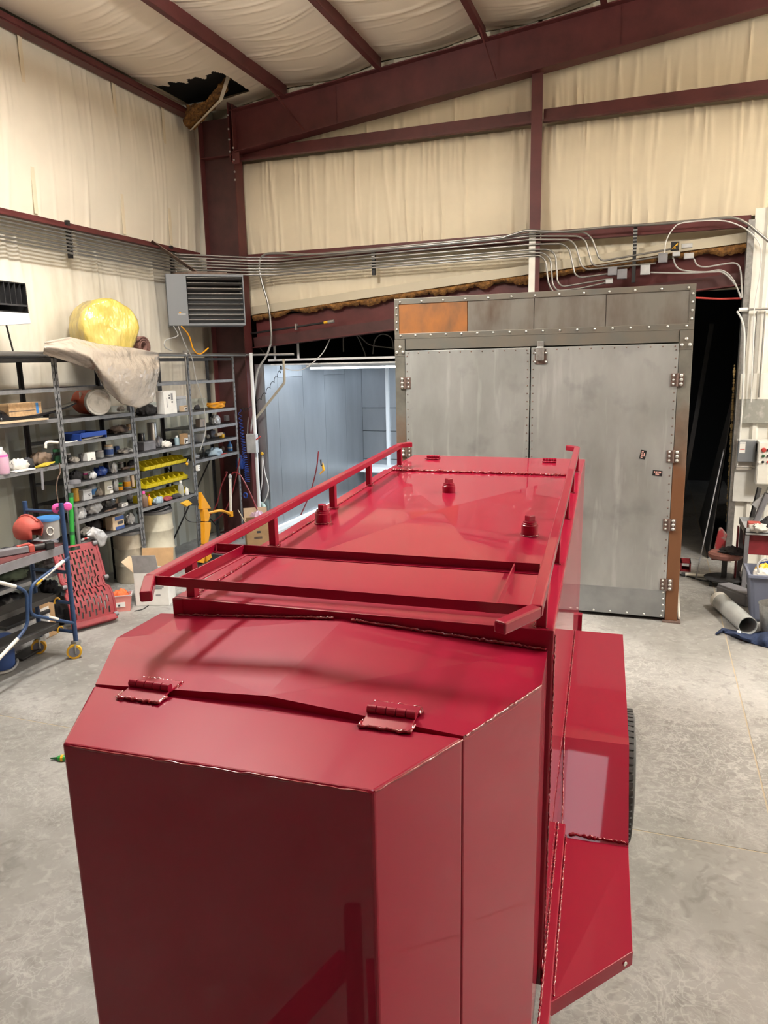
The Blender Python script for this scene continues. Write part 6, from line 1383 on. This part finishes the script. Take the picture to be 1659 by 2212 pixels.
# ------------------------------------------------------------------ the right hand side
YW_ = YG-.222
def wallbox(px0, py0, px1, py1, d, Y=YW_): a = at_y(px0, py0, Y); b = at_y(px1, py1, Y); return a, b
a = at_y(1600, 807, YW_); b = at_y(1659, 862, YW_)
o = MB().box((a[0], YW_-.01, b[2]), (a[0]+1.2, YW_, a[2])).build('flashing_strip', 'liner_bright'); tag(o, 'white flashing strip across the ribbed cladding', 'flashing')
a = at_y(1603, 862, YW_); b = at_y(1659, 914, YW_)
o = MB().box((a[0], YW_-.014, b[2]), (a[0]+1.2, YW_, a[2])).build('cover_sheet', mat('spotted_panel', (.36, .37, .34), .5, metal=.3, var=.3, vscale=14, col2=(.52, .52, .5), thr=(.5, .7))); tag(o, 'spotted grey steel panel screwed to the cladding', 'panel')
a = at_y(1578, 1082, YW_); b = at_y(1590, 948, YW_)
o = MB().box((a[0]+.02, YW_-.008, a[2]), (a[0]+1.3, YW_, b[2])).build('backboard', 'card_white'); tag(o, 'white backboard behind the electrical boxes', 'panel')
p0 = at_y(1594, 951, YW_-.01); p1 = at_y(1622, 996, YW_-.01)
t = thing('switch_box', 'grey safety switch box with white labels on the cladding', 'switch box', (p0[0], YW_, p1[2]))
x0_, x1_, z0_, z1_ = p0[0], p1[0]+.03, p1[2], p0[2]
MB().box((x0_, YW_-.09, z0_), (x1_, YW_-.01, z1_)).build('box', 'heater_grey', t, bevel=.004)
MB().box((x0_+.015, YW_-.092, z0_+.1), (x0_+.075, YW_-.089, z1_-.01)).build('label', 'white', t); text_part('EATON', t, (x0_+.045, YW_-.0925, z1_-.026), (1, 0, 0), (0, 0, 1), .016, 'print_blue'); MB().box((x0_+.02, YW_-.093, z1_-.1), (x0_+.07, YW_-.091, z1_-.09)).build('label_print', 'print_red', t)
MB().bar((x1_+.01, YW_-.06, z1_-.03), (x1_+.012, YW_-.07, z1_-.12), .016, .016).build('lever', 'black', t)
MB().box((x0_, YW_-.04, z0_-.1), (x1_-.02, YW_-.01, z0_-.005)).build('lower_plate', mat('plate_tan', (.5, .47, .42), .6), t)
p0 = at_y(1635, 950, YW_); p1 = at_y(1635, 1042, YW_)
t = thing('control_panel', 'white control panel with coloured push buttons', 'control panel', (p0[0]+.2, YW_, p1[2]))
x0_, z0_, z1_ = float(p0[0]), float(p1[2]), float(p0[2])
MB().box((x0_, YW_-.16, z0_), (x0_+.4, YW_-.01, z1_)).build('box', 'liner_bright', t, bevel=.005)
MB().box((x0_+.01, YW_-.166, z0_+.01), (x0_+.39, YW_-.159, z1_-.01)).build('door', 'liner_bright', t, bevel=.003)
for (px, py, m_, r_) in ((1650, 972, 'print_red', .022), (1649, 985, 'green_dark', .014), (1648, 998, 'black', .012), (1659, 998, 'print_red', .012), (1659, 985, 'shelf_dark', .012), (1640, 999, 'white', .012), (1659, 972, 'shelf_dark', .012)):
    c0 = at_y(px, py, YW_-.166); MB().lathe([(r_*1.2, 0), (r_*1.2, .006), (r_, .008), (r_, .018), (0, .02)], c0, 14, (0, -1, 0)).build('push_button', m_, t, smooth=40)
for (a_, b_, lb) in (((1589, 1008), (1659, 1010), 'thin conduit below the control boxes'),):
    A = at_y(*a_, YW_-.03); o = MB().cyl(A, A+(.5, 0, 0), .012, 8).build('low_conduit', 'conduit'); tag(o, 'thin level conduit below the grey switch box', 'conduit')
A = at_y(1596, 612+30, YW_-.03); 
A = at_y(1600, 669, YW_-.04); t = thing('wall_conduit', 'level conduit with white fitting across the ribbed cladding', 'conduit', A); MB().cyl(A, A+(1, 0, 0), .013, 8).build('conduit', 'conduit', t, smooth=40); MB().cyl(A-(.02, 0, 0), A+(.07, 0, 0), .022, 10).build('fitting', 'white', t, smooth=40)
for (px, lb) in ((1628, 'thin vertical conduit on the ribbed cladding near the jamb'), (1645, 'thin vertical conduit farther along the ribbed cladding')):
    A = at_y(px+8, 672, YW_-.04); o = MB().cyl(A, (A[0], A[1], at_y(px, 858, YW_)[2]), .010, 8).build('riser_conduit', 'conduit'); tag(o, lb, 'conduit')
o = MB().tube(smoothpath([at_y(a, b, YW_-.05) for a, b in ((1592, 672), (1602, 690), (1608, 720), (1607, 780), (1604, 860), (1598, 940), (1592, 1005))]), .011, 7).build('jamb_cable', 'hose_white', None, smooth=50); tag(o, 'white cable running down the opening jamb', 'cable')
# foam line on the jamb
mb = MB(); g = np.random.default_rng(3)
for q in range(70):
    py = 790+q*6.2; px = 1601-(py-700)*.0475
    c0 = at_y(px-10, py, 9.75); r0 = g.uniform(.008, .022); mb.ball(c0, r0, r0, r0*1.4, 6)
o = mb.build('expanding_foam', mat('foam_tan', (.42, .30, .13), .9)); tag(o, 'tan expanding foam beads along the opening jamb', 'foam'); stuff(o)
# dark sheets leaning in the passage
XP = .74
t = thing('leaning_sheet', 'tall dark steel sheet leaning in the passage beside the oven', 'sheet', (XP, 10.5, 0))
mat('dark_sheet', (.05, .046, .045), .5, var=.3, vscale=3); mat('dark_sheet_b', (.028, .026, .026), .5)
MB().prism([(XP-.05, 9.68, .0), (XP-.05, 11.9, .0), (XP+.35, 11.9, 2.1), (XP+.14, 9.9, 2.1)], (.012, 0, 0)).build('sheet', 'dark_sheet', t)
t2 = thing('leaning_sheet', 'ribbed dark panel standing behind the leaning sheet', 'sheet', (XP+.4, 10.5, 0))
rb = ribbed('x', XP+.46, 9.9, 12.5, 0, 3.1, -1, pitch_=.16, d=.025, rib=.05); rb.build('panel', 'dark_sheet_b', t2)
rd = MB().cyl(at_z(1503, 1250, .01), (XP+.05, 9.7, 1.35), .007, 8).build('leaning_rod', 'grey_plastic'); tag(rd, 'thin grey rod leaning across the dark sheet', 'rod')
for q, (x, y) in enumerate(((.15, 11.2), (.42, 12.2))):
    t = thing('passage_post', ['dark steel upright in the passage behind the oven', 'dark leaning steel angle deep in the passage'][q], 'post', (x, y, 0)); MB().bar((x, y, 0), (x+(.3 if q else .0), y, 2.9), .06, .06).build('upright', 'dark_sheet', t); MB().box((x-.06, y-.06, 0), (x+.06, y+.06, .012)).build('foot', 'dark_sheet', t)
# red square tube end
P = at_z(1480, 1230, .001); t = thing('red_tube_offcut', 'short red square tube offcut on the floor of the passage', 'tube offcut', P); s_ = .055
for (lo, hi) in (((-s_, -.1, 0), (s_, .1, .012)), ((-s_, -.1, 2*s_-.012), (s_, .1, 2*s_)), ((-s_, -.1, 0), (-s_+.012, .1, 2*s_)), ((s_-.012, -.1, 0), (s_, .1, 2*s_))): MB().box(P+lo, P+hi).build('wall', 'red_plastic', t)
# stool with backrest
P = at_z(1562, 1262, .001); t = thing('shop_stool', 'worn red wheeled shop stool with tool tray base', 'stool', P)
MB().lathe([(.19, .06), (.2, .075), (.17, .085), (0, .085)], P, 26).build('base_tray', 'shelf_dark', t, smooth=40)
for q in range(5):
    an = q*1.257; c0 = P+(.17*math.cos(an), .17*math.sin(an), .03); MB().cyl(c0-(.012, 0, 0), c0+(.012, 0, 0), .028, 12).build('caster', 'black', t, smooth=40)
MB().cyl(P+(0, 0, .08), P+(0, 0, .31), .028, 12).build('stem', 'shelf_dark', t, smooth=40)
MB().lathe([(.155, .30), (.172, .315), (.172, .345), (.15, .365), (0, .37)], P, 26).build('seat', mat('seat_red', (.28, .12, .1), .6, var=.3, vscale=12), t, smooth=40)
crumple(P+(.07, -.02, .355), .13, .12, .04, 79).build('seat_rag', 'rag_dark', t, smooth=60)
bp_ = [at_y(a, b, P[1]+.12) for a, b in ((1536, 1210), (1553, 1140), (1559, 1140), (1571, 1155), (1562, 1210))]
o = MB().prism(bp_, (0, .03, 0)).build('backrest', mat('back_worn', (.3, .26, .23), .5, var=.5, vscale=8, col2=(.42, .05, .06), thr=(.45, .55)), t, bevel=.01)
# floor lamp / flashlight and cords
P = at_z(1505, 1243, .02); t = thing('work_light', 'white tube work light lying on the floor by the stool', 'work light', P-(0, 0, .02)); MB().cyl(P-(.12, 0, 0), P+(.14, .0, .0), .02, 10).build('tube', 'tape_white', t, smooth=40); MB().cyl(P-(.16, 0, 0), P-(.12, 0, 0), .026, 10).build('end_cap', 'shelf_dark', t)
o = MB().tube(smoothpath([at_z(a, b, .008) for a, b in ((1468, 1240), (1490, 1246), (1515, 1253), (1540, 1256))]), .008, 6).build('black_floor_cord', 'black', None, smooth=50); tag(o, 'black cord on the floor under the work light', 'cord')
# round grey pipe, plastic bin, bucket, cloth, case
p0 = at_z(1553, 1296, .085); p1 = at_z(1616, 1352, .085); d = (p1-p0)/np.linalg.norm(p1-p0); r_ = .083
p0[2] = p1[2] = r_+.001
t = thing('plastic_pipe', 'grey plastic drain pipe lying on the floor', 'pipe', (p0+p1)/2-(0, 0, r_))
MB().lathe([(r_, 0), (r_, np.linalg.norm(p1-p0)), (r_*.92, np.linalg.norm(p1-p0)), (r_*.92, 0), (r_, 0)], p0, 24, d).build('pipe', mat('pvc_grey', (.33, .345, .335), .45, var=.15, vscale=8), t, smooth=40)
MB().lathe([(r_*.9, -.02), (r_*1.03, 0), (r_*1.03, .07)], p0, 24, d).build('end_cap', 'tape_white', t, smooth=40)
P = at_z(1632, 1343, .001); P = P+(.16, .16, 0); t = thing('trash_bin', 'blue grey plastic bin filled with scrap wood and tools', 'bin', P)
o = MB(); a, b, hh = .24, .2, .46
lo = [P+(sx*a*.8, sy*b*.8, 0) for sx, sy in ((-1, -1), (1, -1), (1, 1), (-1, 1))]; hi = [P+(sx*a, sy*b, hh) for sx, sy in ((-1, -1), (1, -1), (1, 1), (-1, 1))]
o.add(lo+hi, [(3, 2, 1, 0), (0, 1, 5, 4), (1, 2, 6, 5), (2, 3, 7, 6), (3, 0, 4, 7)]); ob = o.build('body', mat('bin_blue', (.16, .18, .25), .55), t, bevel=.03, seg=3); ob.modifiers.new('s', 'SOLIDIFY').thickness = .006
for (l_, h_) in (((-a-.015, -b-.015, hh-.03), (a+.015, -b+.005, hh)), ((-a-.015, b-.005, hh-.03), (a+.015, b+.015, hh)), ((-a-.015, -b, hh-.03), (-a+.005, b, hh)), ((a-.005, -b, hh-.03), (a+.015, b, hh))): MB().box(P+l_, P+h_).build('rim', 'bin_blue', t, bevel=.004)
for q, (dx, dy, m_, lb, nm, ct) in enumerate(((-.12, -.08, 'tape_white', 'crumpled white paper on top of the blue grey bin', 'paper_scrap', 'paper'), (.02, -.1, mat('scrap_pink', (.25, .14, .12), .8), 'reddish rag on top of the blue grey bin', 'rag', 'rag'), (-.08, .08, 'yellow', 'yellow brush head sticking out of the bin', 'brush', 'brush'), (.12, .0, 'grey_plastic', 'grey scrap piece on top of the blue grey bin', 'scrap', 'scrap'))):
    o = crumple(P+(dx, dy, hh-.06), .08, .07, .06, 80+q).build(nm, m_, None, smooth=50); tag(o, lb, ct)
pc = [P+(-.16, -.12, hh), P+(-.17, -.1, hh+.08), P+(-.1, -.08, hh+.13), P+(-.04, -.1, hh+.07), P+(-.08, -.11, hh)]
o = MB().tube(smoothpath(pc), .009, 7).build('cable_loop', 'grey_light', None, smooth=50); tag(o, 'grey cable loop sticking out of the bin', 'cable')
P = at_z(1652, 1372, .001); P = P+(.09, .09, 0); t = thing('steel_bucket', 'galvanised steel bucket beside the blue grey bin', 'bucket', P); MB().lathe([(.0, .004), (.115, .004), (.145, .26), (.15, .26), (.15, .268), (.142, .268), (.112, .012), (0, .012)], P, 28).build('pail', 'galv', t, smooth=40)
# navy coverall on the floor
px_t = [(1545, 1368), (1560, 1356), (1590, 1362), (1620, 1370), (1650, 1360), (1700, 1350)]; px_b = [(1546, 1372), (1562, 1366), (1590, 1378), (1625, 1390), (1655, 1398), (1700, 1408)]
def cf(a_, b_):
    i = a_*(len(px_t)-1); j = min(int(i), len(px_t)-2); q = i-j
    p = (np.array(px_t[j])*(1-q)+np.array(px_t[j+1])*q)*(1-b_)+(np.array(px_b[j])*(1-q)+np.array(px_b[j+1])*q)*b_
    return at_z(p[0], p[1], .006+.05*math.sin(math.pi*b_)*(1+.5*math.sin(17*a_)+.4*math.sin(31*a_+5*b_))*min(1, 3*a_+.2)*.8)
t = thing('coverall', 'navy blue coverall crumpled on the floor before the bin', 'clothing', at_z(1610, 1380, 0))
MB().grid(cf, 50, 12).build('cloth', 'navy', t, smooth=70)
lc = [cf(.42, .1), cf(.47, .1), cf(.45, .75), cf(.40, .75)]; MB().prism([p+np.array([0, 0, .012]) for p in lc], (0, 0, .002)).build('patch', 'white', t)
for q in range(4): MB().prism([lc[0]*(1-f_)+lc[3]*f_+np.array([.01, 0, .0145]) for f_ in (.15+.2*q, .25+.2*q)]+[lc[1]*(1-f_)+lc[2]*f_+np.array([-.01, 0, .0145]) for f_ in (.25+.2*q, .15+.2*q)], (0, 0, .001)).build('lettering', 'print_dark', t)
# grey tool case behind the pipe
P = at_z(1580, 1300, .001); t = thing('tool_case', 'grey ribbed tool case on the floor behind the pipe', 'case', P); P = P+(.05, .05, 0)
ang = np.array([.62, -.78, 0]); per = np.array([.78, .62, 0])
MB().obox(P+(0, 0, .06), ang*.2, per*.08, (0, 0, .06)).build('body', 'grey_plastic', t, bevel=.015); MB().obox(P+(0, 0, .125), ang*.19, per*.075, (0, 0, .012)).build('lid', 'grey_plastic', t, bevel=.006); MB().obox(P-ang*.21+np.array([0, 0, .07]), ang*.012, per*.04, (0, 0, .012)).build('handle', 'shelf_dark', t)
# cart
P = at_z(1600, 1282, .001); x0_ = float(P[0])+.02; y0_ = float(P[1])+.0; y1_ = y0_+.5; x1_ = x0_+.75
t = thing('tool_cart', 'grey steel tool cart with red drawers behind the bin', 'cart', (x0_+.37, y0_+.25, 0))
for (x, y) in ((x0_, y0_), (x1_, y0_), (x0_, y1_), (x1_, y1_)):
    MB().box((x-.02, y-.02, .06), (x+.02, y+.02, .66)).build('leg', 'grey_plastic', t); MB().cyl((x-.015, y, .03), (x+.015, y, .03), .03, 12).build('caster', 'black', t)
zt = .66
MB().box((x0_-.03, y0_-.03, zt), (x1_+.03, y1_+.03, zt+.008)).build('tray', 'grey_light', t)
for (l_, h_) in (((x0_-.03, y0_-.03, zt-.02), (x1_+.03, y0_-.02, zt+.05)), ((x0_-.03, y1_+.02, zt-.02), (x1_+.03, y1_+.03, zt+.05)), ((x0_-.03, y0_-.03, zt-.02), (x0_-.02, y1_+.03, zt+.05))): MB().box(l_, h_).build('tray_lip', 'grey_light', t)
MB().box((x0_, y0_, .1), (x1_, y1_, .11)).build('lower_tray', 'grey_plastic', t)
MB().box((x0_+.02, y0_+.02, .42), (x1_-.02, y1_-.02, .63)).build('drawer', 'red_plastic', t, bevel=.006)
for q, (dx, dy, rx, rz_, m_, lb, nm, ct) in enumerate(((.06, .06, .06, .07, 'helmet_red', 'red plastic case on the cart top', 'red_case', 'case'), (.1, .02, .1, .05, 'rag_white', 'white crumpled gloves at the edge of the cart', 'gloves', 'gloves'), (.24, .08, .12, .09, 'rag_dark', 'black tool bag on the cart top', 'tool_bag', 'bag'), (.3, .0, .06, .04, 'card_light', 'pale wood block on the cart top', 'wood_block', 'wood block'))):
    c0 = np.array([x0_+dx, y0_+dy, zt+.009])
    if q in (0, 3): o = MB().box(c0-(rx, rx*.7, 0), c0+(rx, rx*.7, rz_*1.3)).build(nm, m_, None, bevel=.008)
    else: o = crumple(c0, rx, rx*.8, rz_, 90+q).build(nm, m_, None, smooth=60)
    tag(o, lb, ct)
t = thing('grinder', 'grey angle grinder stood upright on the cart by the wall', 'power tool', (x0_+.1, y1_-.05, zt+.009)); c0 = np.array([x0_+.1, y1_-.05, zt+.009])
MB().bar(c0+(.02, 0, .0), c0+(.12, 0, .33), .07, .06).build('body', 'grey_plastic', t, bevel=.012); MB().bar(c0+(.12, 0, .33), c0+(.15, 0, .40), .09, .05).build('head', 'grey_light', t, bevel=.008); MB().bar(c0+(.0, .02, .17), c0+(.1, .02, .28), .04, .08).build('guard', 'grey_light', t, bevel=.006)
br_ = MB().bar((x0_-.01, y1_+.08, .02), (x0_+.16, y1_+.16, 1.02), .03, .04).build('black_bar', 'shelf_dark'); tag(br_, 'dark steel bar leaning on the wall behind the cart', 'bar')
rc = MB().bar((x0_-.055, y0_+.33, .0), (x0_-.05, y0_+.36, .64), .1, .012, (1, 0, 0)).build('red_plate', 'red_plastic'); tag(rc, 'red steel plate leaning against the side of the cart', 'plate')
c0 = np.array([x0_+.22, y0_+.12, .111]); t = thing('blue_drill_case', 'blue and black power tool in the lower cart tray', 'power tool', c0)
MB().box(c0-(.12, .08, 0), c0+(.14, .08, .12)).build('body', 'black', t, bevel=.01); MB().tube(smoothpath([c0+(-.1, -.09, .1), c0+(-.09, -.1, .2), c0+(.02, -.1, .24), c0+(.12, -.1, .2), c0+(.13, -.09, .1)]), .016, 8).build('handle', 'blue_plastic', t, smooth=50)
o = MB().tube([at_z(1467, 1335, .03), at_z(1462, 1240, .03)], .012, 8).build('white_tube', 'tape_white'); tag(o, 'pale plastic tube lying along the foot of the oven', 'tube')
